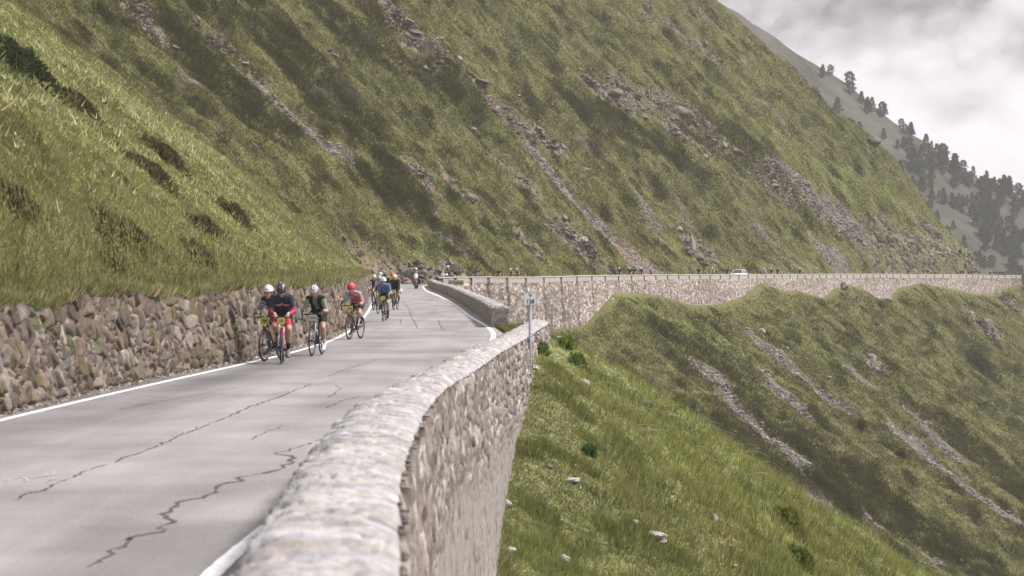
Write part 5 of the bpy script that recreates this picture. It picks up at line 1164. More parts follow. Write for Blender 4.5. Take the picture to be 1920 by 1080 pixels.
def rider(name, label, kit, J, voxel=.0125, group=None, parts=True):
    root = empty(name); skin = np.array(kit.get('skin', (.40, .235, .165)))
    bp_ = body_prims(J, skin); hp_, R = head_prims(J, skin); hd = J['head']
    def body_col(V, C):
        L = (V - hd) @ R; x, y, z = L.T
        face = np.linalg.norm(L, axis=1) < .2
        def put(mask, c, k=1.0): C[mask] = C[mask] * (1 - k) + np.array(c) * k
        put(face & (z > .035) & (x < .055), kit.get('hair', (.06, .045, .035))); put(face & (x < -.03) & (z > -.06), kit.get('hair', (.06, .045, .035)))
        put(face & (np.abs(z + .070) < .009) & (np.abs(y) < .026) & (x > .055), (.28, .10, .085))
        put(face & (np.hypot(np.abs(y) - .032, z - .012) < .013) & (x > .05), (.05, .035, .03))
        if kit.get('beard'): put(face & (z < -.045) & (x > .0) & (np.abs(z + .070) > .009), kit['beard'], .65)
        if kit.get('long_legs'):
            lg = np.zeros(len(V), bool)
            for k in 'LR':
                a, b_ = J['kn' + k], J['ank' + k]; d = b_ - a; q = ((V - a) @ d) / d.dot(d); lg |= (q > -.2) & (q < .95) & (np.linalg.norm(V - a - np.clip(q, 0, 1)[:, None] * d, axis=1) < .085)
            put(lg, kit['long_legs'])
        return C
    body = skin_obj('body', bp_ + hp_, voxel, M_skin, root, body_col, 2)
    # fingers, closed round the bar or hood
    fm = MB(); gl = kit.get('glove')
    for s, k in ((1, 'L'), (-1, 'R')):
        h = J['hand' + k]; w_ = J['wr' + k]; fw = (h - w_) / np.linalg.norm(h - w_)
        for i in range(4):
            b0 = h + fw * .012 + V3(0, (-.026 + .017 * i) * .9, .012 - .004 * abs(i - 1.4)); ln_ = (.022, .026, .024, .019)[i]
            fm.tube([b0, b0 + V3(ln_ * 1.1, 0, -.008), b0 + V3(ln_ * 1.35, 0, -.030), b0 + V3(ln_ * .7, 0, -.050)], [.0095, .009, .0085, .007], gl if (gl is not None and not kit.get('half')) else skin, 6)
        b0 = h + V3(-.012, -.030 * s, .0); fm.tube([b0, b0 + V3(.018, -.014 * s, -.012), b0 + V3(.032, -.010 * s, -.034)], [.012, .0105, .008], gl if (gl is not None and not kit.get('half')) else skin, 6)
    fm.build('fingers', M_skin, body)
    # jersey: torso and sleeves
    jp = []; jc = np.array(kit['jersey']); H, S, M = J['pelvis'], J['chest'], J['mid']
    for s in (1, -1):
        o = V3(0, .072 * s, 0); jp.append((H + o + V3(.02, 0, .03), .112, M + o, .108, jc)); jp.append((M + o, .108, S + V3(-.03, .087 * s, -.05), .106, jc))
    jp.append((J['shL'], .070, J['shR'], .070, jc)); jp.append((S + V3(-.02, 0, -.02), .09, J['neck'] + V3(-.012, 0, -.012), .063, jc))
    sl = np.array(kit.get('sleeve', kit['jersey'])); ln_ = kit.get('sleeve_len', .72)
    for k in 'LR':
        e = J['sh' + k] + (J['el' + k] - J['sh' + k]) * min(ln_, 1); jp.append((J['sh' + k], .068, e, .068 - .020 * min(ln_, 1), sl if k == 'L' or 'sleeve2' not in kit else np.array(kit['sleeve2'])))
        if ln_ > 1: jp.append((J['el' + k], .049, J['el' + k] + (J['wr' + k] - J['el' + k]) * (ln_ - 1), .036, np.array(kit.get('forearm', sl))))
    ax = (S - H) / np.linalg.norm(S - H)
    def jcol(V, C):
        q = (V - H) @ ax / .5; front = (V - (H + np.outer(np.clip(q, 0, 1) * .5, ax))) @ np.cross(ax, V3(0, 1, 0))   # + towards the back
        if 'paint' in kit: C = kit['paint'](V, C, q, front, J)
        return C
    skin_obj('jersey', jp, voxel, M_cloth, root, jcol, 3)
    sp = []; scol = np.array(kit.get('shorts', BLK)); sl_ = kit.get('short_len', .66)
    sp.append((J['hipL'], .107, J['hipR'], .107, scol))
    for s in (1, -1): sp.append((H + V3(0, .07 * s, -.0), .115, H + V3(.06, .068 * s, .07), .108, scol))
    for k in 'LR':
        e = J['hip' + k] + (J['kn' + k] - J['hip' + k]) * sl_; sp.append((J['hip' + k], .103, e, .103 - .037 * sl_, scol))
    def scf(V, C):
        if 'hem' in kit:
            for k in 'LR':
                d = J['kn' + k] - J['hip' + k]; q = ((V - J['hip' + k]) @ d) / d.dot(d); m_ = (q > sl_ - kit.get('hemw', .16)) & (np.linalg.norm(V - J['hip' + k] - np.clip(q, 0, 1)[:, None] * d, axis=1) < .13) & (V[:, 1] * (1 if k == 'L' else -1) > 0); C[m_] = kit['hem']
        return C
    skin_obj('shorts', sp, voxel, M_cloth, root, scf, 3)
    for k in 'LR':
        sh_ = [(J['heel' + k] + V3(0, 0, .006), .041, J['ball' + k] + V3(0, 0, -.002), .043, np.array(kit.get('shoes', BLK))), (J['ball' + k], .043, J['toe' + k], .032, np.array(kit.get('shoes', BLK))), (J['heel' + k], .040, J['ank' + k] * .6 + J['heel' + k] * .4, .041, np.array(kit.get('shoes', BLK)))]
        skin_obj('shoe', sh_, voxel, M_cloth, root, None, 1)
        so_ = MB(); a, b_ = J['ank' + k], J['kn' + k]; so_.tube([a + (b_ - a) * q for q in (0, .1, .2, .30)], [.040, .041, .044, .050], kit.get('socks', BLK), 12, False); so_.build('sock', M_cloth, root)
        if gl is not None:
            w_, h = J['wr' + k], J['hand' + k]; skin_obj('glove', [(w_ + (h - w_) * .05, .034, h, .040, np.array(gl))], .009, M_cloth, root, None, 1)
        if 'cuff' in kit:
            cu = MB(); w_, e = J['wr' + k], J['el' + k]; cu.tube([w_, w_ + (e - w_) * .16], [.034, .036], kit['cuff'], 10); cu.build('wrist_band', M_cloth, root)
    # helmet
    hm = MB(); th = np.linspace(0, math.radians(100), 17)[:, None]; ph = np.arange(48)[None] * 2 * math.pi / 48
    x = np.sin(th) * np.cos(ph); y = np.sin(th) * np.sin(ph); z = np.cos(th) + 0 * ph
    lat = y / np.maximum(np.sqrt(np.maximum(1 - (x * .62) ** 2, .05)), .1)
    ven = (np.cos(lat * math.pi * 3.2) > .42) & (th > math.radians(14)) & (th < math.radians(82)) & (np.abs(np.sin((x + .2) * 3.3)) > .22)
    if kit.get('solid'): ven[:] = False
    rad = 1 - .11 * ven; low = np.where(np.cos(ph) > .3, .0, 0)
    rim = 1 + .04 * sstep(math.radians(80), math.radians(98), th)
    tail = 1 + .22 * np.clip(-np.cos(ph), 0, 1) ** 2 * np.sin(th) ** 2
    L = np.stack([x * .128 * rad * rim * tail - .012, y * .099 * rad * rim, z * .112 * rad + .042 - .012 * np.clip(np.cos(ph), 0, 1) * (th > 1.4) * 0], -1)
    hc = np.array(kit.get('helmet', WHT)); hc2 = np.array(kit.get('vent', BLK)); C = np.where(ven[..., None], hc2, hc)
    if 'stripe' in kit: C = np.where((np.cos(lat * math.pi * 3.2 + math.pi) > .55)[..., None] & (th > .2)[..., None], np.array(kit['stripe']), C)
    inner = L[-1:] * np.array([.84, .84, 1]) + (0, 0, .004); top = inner * np.array([.4, .4, 1]) + (0, 0, .05)
    L = np.concatenate([L, inner, top]); C = np.concatenate([C, np.tile(BLK, (2, 48, 1))])
    hm.grid(hd + L @ R.T, C, close_v=True); hm.build('helmet', M_gloss, root)
    if kit.get('glasses', True):
        gm = MB(); a = np.linspace(-1.05, 1.05, 15)[:, None]; q = np.linspace(0, 1, 4)[None]
        G = np.stack([.020 + .082 * np.cos(a) + 0 * q, .088 * np.sin(a) + 0 * q, .034 - .034 * q * (1 - .45 * np.exp(-(a / .16) ** 2)) + 0 * a], -1); gm.grid(hd + G @ R.T, kit.get('lens', (.03, .035, .045))); gm.build('sunglasses', M_gloss, root)
    st_ = MB()
    for s in (1, -1): st_.tube([hd + R @ V3(.01, .089 * s, .03), hd + R @ V3(.03, .07 * s, -.07), hd + R @ V3(.05, .01 * s, -.115)], .005, BLK, 4)
    st_.build('chin_strap', M_cloth, root)
    tag(root, label, 'person', group); return root
def place(o, px, py_c, head_px=None, yaw=0.0, z=None, d=None, roll=0.0):
    """stand a thing on the road where its wheels touch in the photo; yaw in degrees away from straight towards the camera side (+ = towards the photo's left)"""
    if d is None: v = ray(px, py_c); d = CAM[2] / -v[2]
    x = (px - 960) / F * d
    return x, d
def set_ride(b_, p_, x, y, yaw, z, roll=0.0, s=1.0):
    rz = -math.pi / 2 - math.radians(yaw)
    for o in (b_, p_):
        if o is None: continue
        # front wheel touches at (x, y): move the origin (under the bottom bracket) back along the heading
        o.rotation_euler = (math.radians(roll), 0, rz); o.location = (x - .575 * s * math.cos(rz), y - .575 * s * math.sin(rz), z); o.scale = (s, s, s)
LIME = (.45, .49, .10)
CYC = 'cyclists riding towards the camera'
def p_lead(V, C, q, fr, J):
    a = np.abs(V[:, 1]) ; 
    m_ = (q > .60) & (q < .74) & (a < .17) & (fr < .02); C[m_] = (.46, .36, .40)
    m_ = (q > .54) & (q < .60) & (a < .17) & (fr < .02); C[m_] = (.40, .05, .09)
    for k in 'LR':
        d = J['el' + k] - J['sh' + k]; t_ = ((V - J['sh' + k]) @ d) / d.dot(d); near_ = np.linalg.norm(V - J['sh' + k] - np.clip(t_, 0, 1)[:, None] * d, axis=1) < .085
        C[near_ & (t_ > .70) & (t_ < .98)] = (.46, .045, .10); 
        d2 = J['wr' + k] - J['el' + k]; t2 = ((V - J['el' + k]) @ d2) / d2.dot(d2); n2 = np.linalg.norm(V - J['el' + k] - np.clip(t2, 0, 1)[:, None] * d2, axis=1) < .07
        C[n2 & (t2 > .25) & (t2 < .75) & (V[:, 1] * (1 if k == 'L' else -1) > J['el' + k][1] * (1 if k == 'L' else -1) - .05)] = (.42, .05, .10)
    return C
def p_vest(V, C, q, fr, J):
    m_ = (np.abs(V[:, 1]) < .055) & (fr < -.02) & (q > .3); C[m_] = (.17, .20, .16); return C
def p_stripes(V, C, q, fr, J):
    for k in 'LR':
        d = J['el' + k] - J['sh' + k]; t_ = ((V - J['sh' + k]) @ d) / d.dot(d); near_ = (np.linalg.norm(V - J['sh' + k] - np.clip(t_, 0, 1)[:, None] * d, axis=1) < .085) & (t_ > .1); C[near_ & (np.sin(t_ * 32) > .25)] = (.42, .44, .47)
    m_ = (fr < -.03) & (q > .45) & (np.abs(V[:, 1] - .03) < .03); C[m_] = (.36, .40, .44); return C
def p_redblue(V, C, q, fr, J):
    m_ = (np.abs(V[:, 1]) < .135) & (fr < .0); C[m_] = (.42, .09, .12); C[m_ & (np.sin(q * 30 + V[:, 1] * 20) > .7)] = (.52, .40, .42); m_ = (V[:, 1] < -.09) & (q > .2) & (fr < .03); C[m_] = np.where((np.sin(q[m_] * 24) > .3)[:, None], np.array([.20, .24, .36]), C[m_]); return C
def p_pink(V, C, q, fr, J):
    m_ = (np.sin(q * 16 + V[:, 1] * 14) > .2); C[m_] = (.50, .38, .44); return C
def p_yellow(V, C, q, fr, J): return C
SK = (.44, .265, .19)
RID = [ # px, py of front wheel contact, yaw, lean, hands, crank, head pitch/yaw, roll, scale, bike, kit, labels
 dict(at=(496, 678), yaw=15, lean=42, hands='hoods', crank=2.2, head=(.15, 0), fr=(.03, .03, .035), plate=LIME, num='84', ps=(.105, .072), kit=dict(jersey=(.045, .055, .095), paint=p_stripes, helmet=(.72, .72, .72), vent=(.10, .10, .11), socks=BLK, glasses=False, cuff=BLK, glove=BLK, half=True, skin=SK), bl='black road bike with lime number plate on the white edge line', pl='person in dark blue jersey with striped sleeves and white helmet, half behind the front rider'),
 dict(at=(527, 683), yaw=-3, lean=43, hands='tops', crank=-1.15, head=(.75, -.15), fr=(.46, .04, .07), fork=(.62, .50, .52), plate=LIME, num='157', ps=(.075, .068), s=1.03, kit=dict(jersey=(.035, .04, .06), sleeve_len=1.75, paint=p_lead, forearm=(.05, .05, .07), helmet=(.025, .025, .028), vent=(.30, .29, .28), shorts=(.03, .03, .035), hem=(.46, .04, .09), hemw=.30, short_len=.78, socks=BLK, shoes=(.16, .16, .17), skin=SK), bl='red and white road bike at the very front', pl='person in black and red kit and black helmet leading on the red bike'),
 dict(at=(585, 668), yaw=8, lean=38, hands='hoods', crank=-1.9, head=(.45, .05), fr=(.04, .04, .045), fork=(.45, .45, .45), plate=(.50, .54, .48), num='1654', ps=(.10, .065), bottle=(.55, .56, .52), kit=dict(jersey=(.022, .024, .026), paint=p_vest, sleeve=(.21, .25, .205), sleeve_len=.85, helmet=(.66, .66, .69), vent=(.05, .05, .07), stripe=(.16, .19, .27), lens=(.03, .13, .15), socks=(.62, .61, .60), shoes=(.72, .71, .70), glove=BLK, half=True, skin=SK, beard=(.18, .12, .09)), bl='dark road bike with white number plate following the leaders', pl='person in black vest with sage green sleeves and white shoes'),
 dict(at=(655, 637), yaw=14, lean=34, hands='hoods', crank=2.1, head=(.45, -.1), fr=(.10, .03, .04), plate=LIME, num='116', kit=dict(jersey=(.30, .36, .43), sleeve=(.36, .12, .15), sleeve2=(.29, .37, .45), paint=p_redblue, helmet=(.55, .035, .045), vent=(.16, .015, .02), stripe=(.60, .05, .06), socks=BLK, shoes=BLK, glove=BLK, half=True, cuff=BLK, skin=SK), bl='dark road bike ridden alone near the end of the stone wall', pl='person in red and pale blue jersey with bright red helmet'),
 dict(at=(718, 603), yaw=3, lean=43, hands='hoods', crank=-1.3, head=(.2, 0), fr=(.05, .05, .05), plate=LIME, num='', tape=(.5, .48, .2), kit=dict(jersey=(.085, .165, .30), helmet=(.68, .69, .70), vent=(.42, .44, .47), socks=BLK, skin=SK, beard=(.30, .24, .20), cuff=(.03, .03, .035)), bl='black road bike in front of the second bunch', pl='person in plain blue jersey and white helmet heading the second bunch'),
 dict(at=(709, 589), yaw=10, lean=45, hands='hoods', crank=.6, head=(.2, 0), fr=(.30, .12, .12), plate=None, num='', kit=dict(jersey=(.40, .22, .30), paint=p_pink, helmet=(.30, .44, .50), vent=(.10, .14, .16), socks=BLK, skin=SK), bl='reddish road bike tucked in behind the blue jersey', pl='person in pink and white jersey with turquoise helmet, half hidden behind blue jersey'),
 dict(at=(700, 581), yaw=6, lean=45, hands='hoods', crank=2.6, head=(.2, 0), fr=(.04, .04, .04), plate=None, num='', kit=dict(jersey=(.05, .035, .045), sleeve=(.45, .40, .40), helmet=(.52, .47, .50), vent=(.25, .22, .24), socks=BLK, skin=SK), bl='black road bike on the wall side of the second bunch', pl='person in dark jersey with pale sleeves on the wall side of the second bunch'),
 dict(at=(738, 581), yaw=7, lean=47, hands='drops', crank=2.3, head=(.15, 0), fr=(.04, .04, .04), plate=LIME, num='', kit=dict(jersey=(.035, .035, .035), sleeve_len=1.9, forearm=(.04, .04, .04), helmet=(.66, .68, .70), vent=(.20, .26, .30), socks=BLK, skin=SK), bl='black road bike with lime plate on the lane side of the second bunch', pl='person all in black with white helmet on the lane side of the second bunch'),
 dict(at=(735, 568), yaw=0, lean=55, hands='hoods', crank=.3, head=(.05, 0), fr=(.05, .05, .05), plate=None, num='', kit=dict(jersey=(.62, .52, .06), helmet=(.60, .10, .05), vent=(.35, .05, .03), socks=BLK, skin=SK), bl='black road bike hidden behind the second bunch', pl='person in yellow jersey with orange red helmet at the back of the second bunch'),
 dict(at=(722, 571), yaw=0, lean=48, hands='hoods', crank=1.5, head=(.3, 0), fr=(.05, .05, .05), plate=None, num='', kit=dict(jersey=(.02, .02, .022), helmet=(.02, .02, .022), vent=(.05, .05, .05), socks=BLK, skin=SK), bl='dark road bike in the middle of the second bunch', pl='person in black with black helmet squeezed in the middle of the second bunch'),
 dict(at=(713, 566), yaw=0, lean=54, hands='hoods', crank=.9, head=(.1, 0), fr=(.05, .05, .05), plate=None, num='', kit=dict(jersey=(.16, .17, .20), helmet=(.70, .69, .66), vent=(.35, .34, .33), socks=BLK, skin=SK), bl='road bike at the wall side rear of the second bunch', pl='person in grey jersey with cream white helmet at the rear of the second bunch'),
]
for i, r_ in enumerate(RID):
    x, y = place(None, *r_['at']); z = float(road_z(np.array([x]), np.array([y]))[0]); s = r_.get('s', 1.0)
    b_ = bike_parts(r_['fr'], r_.get('fork', r_['fr']), (.03, .03, .03), r_['plate'], r_['num'], r_['crank'], r_.get('bottle', (.55, .52, .14) if i == 0 else (.3, .3, .32)), r_.get('tape', (.03, .03, .03)), r_.get('ps', (.085, .065)))
    tag(b_, r_['bl'], 'bicycle', 'road bikes of the riders')
    J = pose(r_['crank'], r_['lean'], r_['hands'], r_['head'])
    p_ = rider('person', r_['pl'], r_['kit'], J, .0125 if i < 4 else .016, CYC)
    set_ride(b_, p_, x, y, r_['yaw'], z, r_.get('roll', 0), s)
# white musette bag held beside the handlebar of the rider in black
bg_ = MB(); a = np.linspace(0, 2 * math.pi, 13)[:-1][None]; q = np.linspace(0, 1, 9)[:, None]
wd_ = .06 + .06 * np.sin(q * 2.6); G = np.stack([.07 * np.sin(q * math.pi * .9 + .1) * np.cos(a), wd_ * np.sin(a) + .02 * np.sin(q * 9), -.26 * q + .02 * np.sin(a * 3)], -1); bg_.grid(G, (.70, .69, .68), close_v=True); bg_.tube([(0, .06, 0), (0, .02, .10), (0, -.06, 0)], .006, (.6, .6, .6), 5)
o = bg_.build('bag', M_cloth); x, y = place(None, 738, 581); o.location = (x + .27, y + .25, .98); o.rotation_euler = (0, 0, 1.2); tag(o, 'small white bag hanging beside the handlebar of the rider in black', 'bag')

# ------------------------------------------------------------------ motorbikes
def motorbike(colr, label):
    root = empty('motorbike'); RA, FA = V3(-.68, 0, .32), V3(.78, 0, .32)
    for c, w_ in ((FA, .055), (RA, .075)):
        t_ = MB(); t_.torus((0, 0, 0), .26, w_, col=BLK, m=10, n=36); wo = t_.build('wheel', M_rubber, root); wo.location = c
        h_ = MB(); h_.torus((0, 0, 0), .20, .018, col=DRK, m=6, n=28); h_.tube([(0, -.07, 0), (0, .07, 0)], .04, DRK, 8)
        for i in range(5): h_.tube([(0, 0, 0), (.2 * math.cos(i * 1.257), 0, .2 * math.sin(i * 1.257))], .016, DRK, 5)
        h_.build('rim', M_metal, wo)
    f = MB(); f.tube([V3(.42, 0, .98), V3(.1, 0, .62), V3(-.25, 0, .45), RA], [.06, .09, .08, .04], DRK, 10); f.ell((.02, 0, .48), (.28, .20, .22), DRK); f.build('engine', M_metal, root)
    b = MB(); b.ell((.18, 0, .88), (.30, .17, .15), colr); b.ell((.52, 0, .86), (.20, .20, .22), colr); b.ell((.80, 0, .68), (.20, .07, .05), colr); b.build('fairing', M_gloss, root)
    k = MB()
    for s in (-1, 1): k.tube([V3(.45, .10 * s, 1.0), FA + (0, .10 * s, 0)], [.03, .028], STEEL, 7)
    k.build('fork', M_metal, root)
    h = MB(); h.tube([V3(.36, -.40, 1.06), V3(.42, -.2, 1.10), V3(.42, .2, 1.10), V3(.36, .40, 1.06)], .018, BLK, 7)
    for s in (-1, 1): h.tube([V3(.44, .28 * s, 1.10), V3(.46, .36 * s, 1.22)], .008, BLK, 4); h.ell((.46, .38 * s, 1.25), (.02, .07, .045), BLK)
    h.build('handlebar', M_rubber, root)
    w_ = MB(); a = np.linspace(-1, 1, 9)[:, None]; q = np.linspace(0, 1, 5)[None]; w_.grid(np.stack([.66 - .10 * a * a - .16 * q, .19 * a * (1 - .25 * q), 1.0 + .30 * q + 0 * a], -1), (.55, .60, .64)); w_.build('windscreen', M_gloss, root)
    l = MB(); l.ell((.705, 0, .90), (.03, .09, .065), (.75, .74, .70)); l.build('headlight', M_gloss, root)
    s_ = MB(); s_.ell((-.30, 0, .83), (.42, .15, .07), BLK); s_.build('seat', M_rubber, root)
    for s in (-1, 1):
        pn = MB(); pn.ell((-.55, .30 * s, .66), (.24, .12, .20), DRK); pn.build('pannier', M_gloss, root)
    tag(root, label, 'motorbike', 'motorbikes in the bend'); return root
def moto_pose():
    J = {}; H = V3(-.22, 0, .97); S = V3(-.06, 0, 1.44); J.update(pelvis=H, chest=S, mid=V3(-.17, 0, 1.2), neck=S + V3(.03, 0, .07), head=S + V3(.06, 0, .19), hp=.05, hy=0.)
    for s, k in ((1, 'L'), (-1, 'R')):
        J['sh' + k] = S + V3(0, .19 * s, -.01); J['hand' + k] = V3(.38, .36 * s, 1.10); J['wr' + k] = V3(.31, .37 * s, 1.13); J['el' + k] = ik(J['sh' + k], J['wr' + k], .30, .26, (-.2, .8 * s, -.6))
        J['hip' + k] = H + V3(.03, .11 * s, -.04); J['ank' + k] = V3(-.08, .24 * s, .42); J['kn' + k] = ik(J['hip' + k], J['ank' + k], .43, .43, (1, .5 * s, .2)); J['heel' + k] = J['ank' + k] + V3(-.03, 0, -.07); J['ball' + k] = J['ank' + k] + V3(.11, .01 * s, -.09); J['toe' + k] = J['ank' + k] + V3(.18, .02 * s, -.09)
    return J
MK = dict(jersey=(.055, .06, .075), sleeve_len=1.9, forearm=(.05, .055, .07), shorts=(.035, .035, .04), short_len=1.0, long_legs=(.035, .035, .04), helmet=(.72, .73, .74), solid=True, lens=(.25, .28, .30), glove=BLK)
def p_bib(V, C, q, fr, J): C[(np.abs(V[:, 1]) < .13) & (q > .35) & (fr < .03)] = (.42, .50, .56); return C
for px, d, yaw, kit, bc_, bl, pl in [(779, 205, 4, dict(MK, paint=p_bib), (.30, .09, .07), 'red and dark motorbike coming out of the hairpin bend', 'person in dark riding gear and white helmet on the motorbike in the bend'),
                                     (829, 227, 62, dict(MK, jersey=(.05, .05, .055), sleeve=(.36, .07, .10), helmet=(.62, .66, .66)), (.55, .54, .53), 'pale motorbike half hidden behind the bend parapet', 'person with red sleeves on the pale motorbike behind the bend parapet')]:
    mo = motorbike(bc_, bl); pe = rider('person', pl, kit, moto_pose(), .016, 'motorbike riders in the bend')
    x = (px - 960) / F * d; z = .02 if d < 210 else .28
    set_ride(mo, pe, x, d, yaw, z + float(zroadA(d) if d < 210 else 0)); 
    for o in (mo, pe): o.location[0] += .0
# ------------------------------------------------------------------ far riders along the far road
def plain_bike():
    mb = MB(); RA, FA, BB, ST, HT = V3(-.42, 0, .338), V3(.575, 0, .338), V3(0, 0, .27), V3(-.155, 0, .82), V3(.40, 0, .84)
    for c in (RA, FA): mb.torus(c, .32, .02, col=BLK, n=24, m=5)
    for a, b_ in ((BB, ST), (ST, HT), (HT, BB), (BB, RA), (ST, RA), (HT, FA), (ST, ST + (-.05, 0, .16)), (HT, HT + (.09, 0, .07))): mb.tube([a, b_], .018, (.06, .06, .065), 5)
    mb.tube([HT + (.09, -.2, .07), HT + (.09, .2, .07)], .017, BLK, 5)
    for s in (-1, 1): mb.tube([HT + (.09, .2 * s, .07), HT + (.18, .21 * s, .06), HT + (.16, .21 * s, -.05)], .017, BLK, 5)
    mb.box(ST + (-.05, 0, .165), (.24, .11, .035), BLK); return mb.build('bicycle', M_paint)
def far_person(top, shorts, helm, crank, lean, skin=(.42, .26, .19), sleeve=None):
    J = pose(crank, lean, 'hoods', (.2, 0)); P = []
    for p0, r0, p1, r1, c in body_prims(J, np.array(skin)): P.append((p0, r0, p1, r1, c))
    H, S, M = J['pelvis'], J['chest'], J['mid']; top = np.array(top)
    for s in (1, -1): P.append((H + V3(.03, .07 * s, .04), .115, M + V3(0, .07 * s, 0), .112, top)); P.append((M + V3(0, .07 * s, 0), .112, S + V3(-.03, .085 * s, -.05), .108, top))
    for k in 'LR':
        P.append((J['sh' + k], .07, J['sh' + k] * .3 + J['el' + k] * .7, .055, np.array(sleeve if sleeve is not None else top))); P.append((J['hip' + k], .108, J['hip' + k] * .35 + J['kn' + k] * .65, .08, np.array(shorts))); P.append((J['heel' + k], .043, J['toe' + k], .04, np.array(BLK)))
    hp_, R = head_prims(J, np.array(skin)); P += hp_; h = J['head']; P.append((h + R @ V3(-.05, 0, .06), .088, h + R @ V3(.03, 0, .065), .088, np.array(helm)))
    return P
FARK = [((.03, .03, .035), BLK, (.60, .58, .56), None), ((.035, .035, .04), BLK, (.05, .05, .055), None), ((.42, .40, .40), BLK, (.65, .65, .65), None), ((.30, .15, .14), BLK, (.62, .60, .56), None), ((.05, .06, .09), BLK, (.10, .12, .20), None), ((.05, .05, .055), BLK, (.34, .10, .09), (.36, .24, .2))]
VAR = []
for i, (tp, sh_, he, sl) in enumerate(FARK):
    P = far_person(tp, sh_, he, .7 * i, 44 + (i % 3) * 3, sleeve=sl); me, V = fuse(P, .024, 2); paint(me, np.clip(nearest_col(V, P), .005, .8), M_cloth); me.name = 'person'; VAR.append(me)
FB = None
FARR = [(937, 1, 'dark clad rider with pale helmet passing above the second panel group of the far wall', 0), (959, 3, 'rider with reddish top just ahead of the close pair by the bend', 5), (971, 3, 'rider in reddish top riding behind the first reddish one near the bend', 3),
        (1163, 0, 'lone dark rider leading the string of five in front of the red scree', 0), (1183, 0, 'second rider of the string of five in front of the red scree', 0), (1191, 1, 'third rider, darkest of the string in front of the red scree', 1), (1204, 0, 'fourth rider of the string in front of the red scree', 0), (1222, 2, 'pale topped last rider of the string in front of the red scree', 2),
        (1312, 1, 'single dark rider well ahead of the white car', 1), (1338, 2, 'pale topped rider between the single dark rider and the white car', 2), (1366, 1, 'dark rider close in front of the bonnet of the white car', 0), (1402, 1, 'dark rider close behind the white car', 1),
        (1435, 2, 'white topped rider some way behind the car', 2), (1449, 0, 'rider second behind the white topped one after the car', 0), (1461, 1, 'last rider of the three following the car', 1), (1502, 0, 'solitary rider at the foot of the green gully', 0), (1705, 4, 'dark blue rider under the tan rock cut', 1), (1718, 2, 'pale blue topped rider beside the dark one under the rock cut', 2), (1742, 1, 'dark rider alone under the rock cut', 1)]
for px in (1803, 1808, 1818, 1823, 1828): FARR.append((px, 1, 'dark rider in the close bunch of five below the grey rock face', -1))
for px in (1866, 1871, 1876, 1880, 1884): FARR.append((px, 4, 'dark blue rider in the bunch rounding the spur at the road end', -2))
FARR.append((1899, 0, 'last far rider alone at the very end of the parapet', 0))
for i, (px, vi, lab, k) in enumerate(FARR):
    if px < 1000: s_ = far_s_at_px(px)
    else: s_ = far_s_at_px(px)
    off = -2.2 - .5 * ((i * 7) % 3); x, y, nx, ny = far_xy(np.array([s_]), off); x = float(x[0]); y = float(y[0])
    # keep the sight line: slide along the road until the column matches
    for _ in range(12):
        e = px - (960 + x / y * F); s_ += e * .06; xx_, yy_, nx, ny = far_xy(np.array([s_]), off); x = float(xx_[0]); y = float(yy_[0])
    z = float(road_z(np.array([x]), np.array([y]))[0]); e = .8
    hx = float(np.interp(s_ - e, farc, FARW[:, 0]) - np.interp(s_ + e, farc, FARW[:, 0])); hy = float(np.interp(s_ - e, farc, FARW[:, 1]) - np.interp(s_ + e, farc, FARW[:, 1])); rz = math.atan2(hy, hx) + .1 * math.sin(i)
    pe = link(bpy.data.objects.new('person', VAR[vi % len(VAR)])); pe.location = (x, y, z); pe.rotation_euler = (0, 0, rz)
    grp = {-1: 'riders in the bunch below the grey rock face', -2: 'riders in the bunch rounding the spur'}.get(k, 'far riders on the far road')
    tag(pe, lab, 'person', grp)
    if FB is None: FB = plain_bike(); bo = FB
    else: bo = FB.copy(); link(bo)
    bo.location = (x, y, z); bo.rotation_euler = (0, 0, rz); tag(bo, 'plain dark road bike under a far rider behind the far parapet', 'bicycle', 'bikes of the far riders')
# rider in dark top and blue shorts going the other way in the bend
P = far_person((.03, .03, .035), (.05, .08, .26), (.03, .03, .035), .4, 50); me, V = fuse(P, .02, 2); paint(me, np.clip(nearest_col(V, P), .005, .8), M_cloth)
pe = link(bpy.data.objects.new('person', me)); x, y = (893 - 960) / F * 229.5, 229.5; pe.location = (x, y, .28); pe.rotation_euler = (0, 0, .75); tag(pe, 'person in black top and blue shorts bending forward behind the bend parapet', 'person', 'far riders on the far road')
bo = FB.copy(); link(bo); bo.location = (x, y, .28); bo.rotation_euler = (0, 0, .75); tag(bo, 'dark bicycle under the rider in blue shorts behind the bend parapet', 'bicycle')

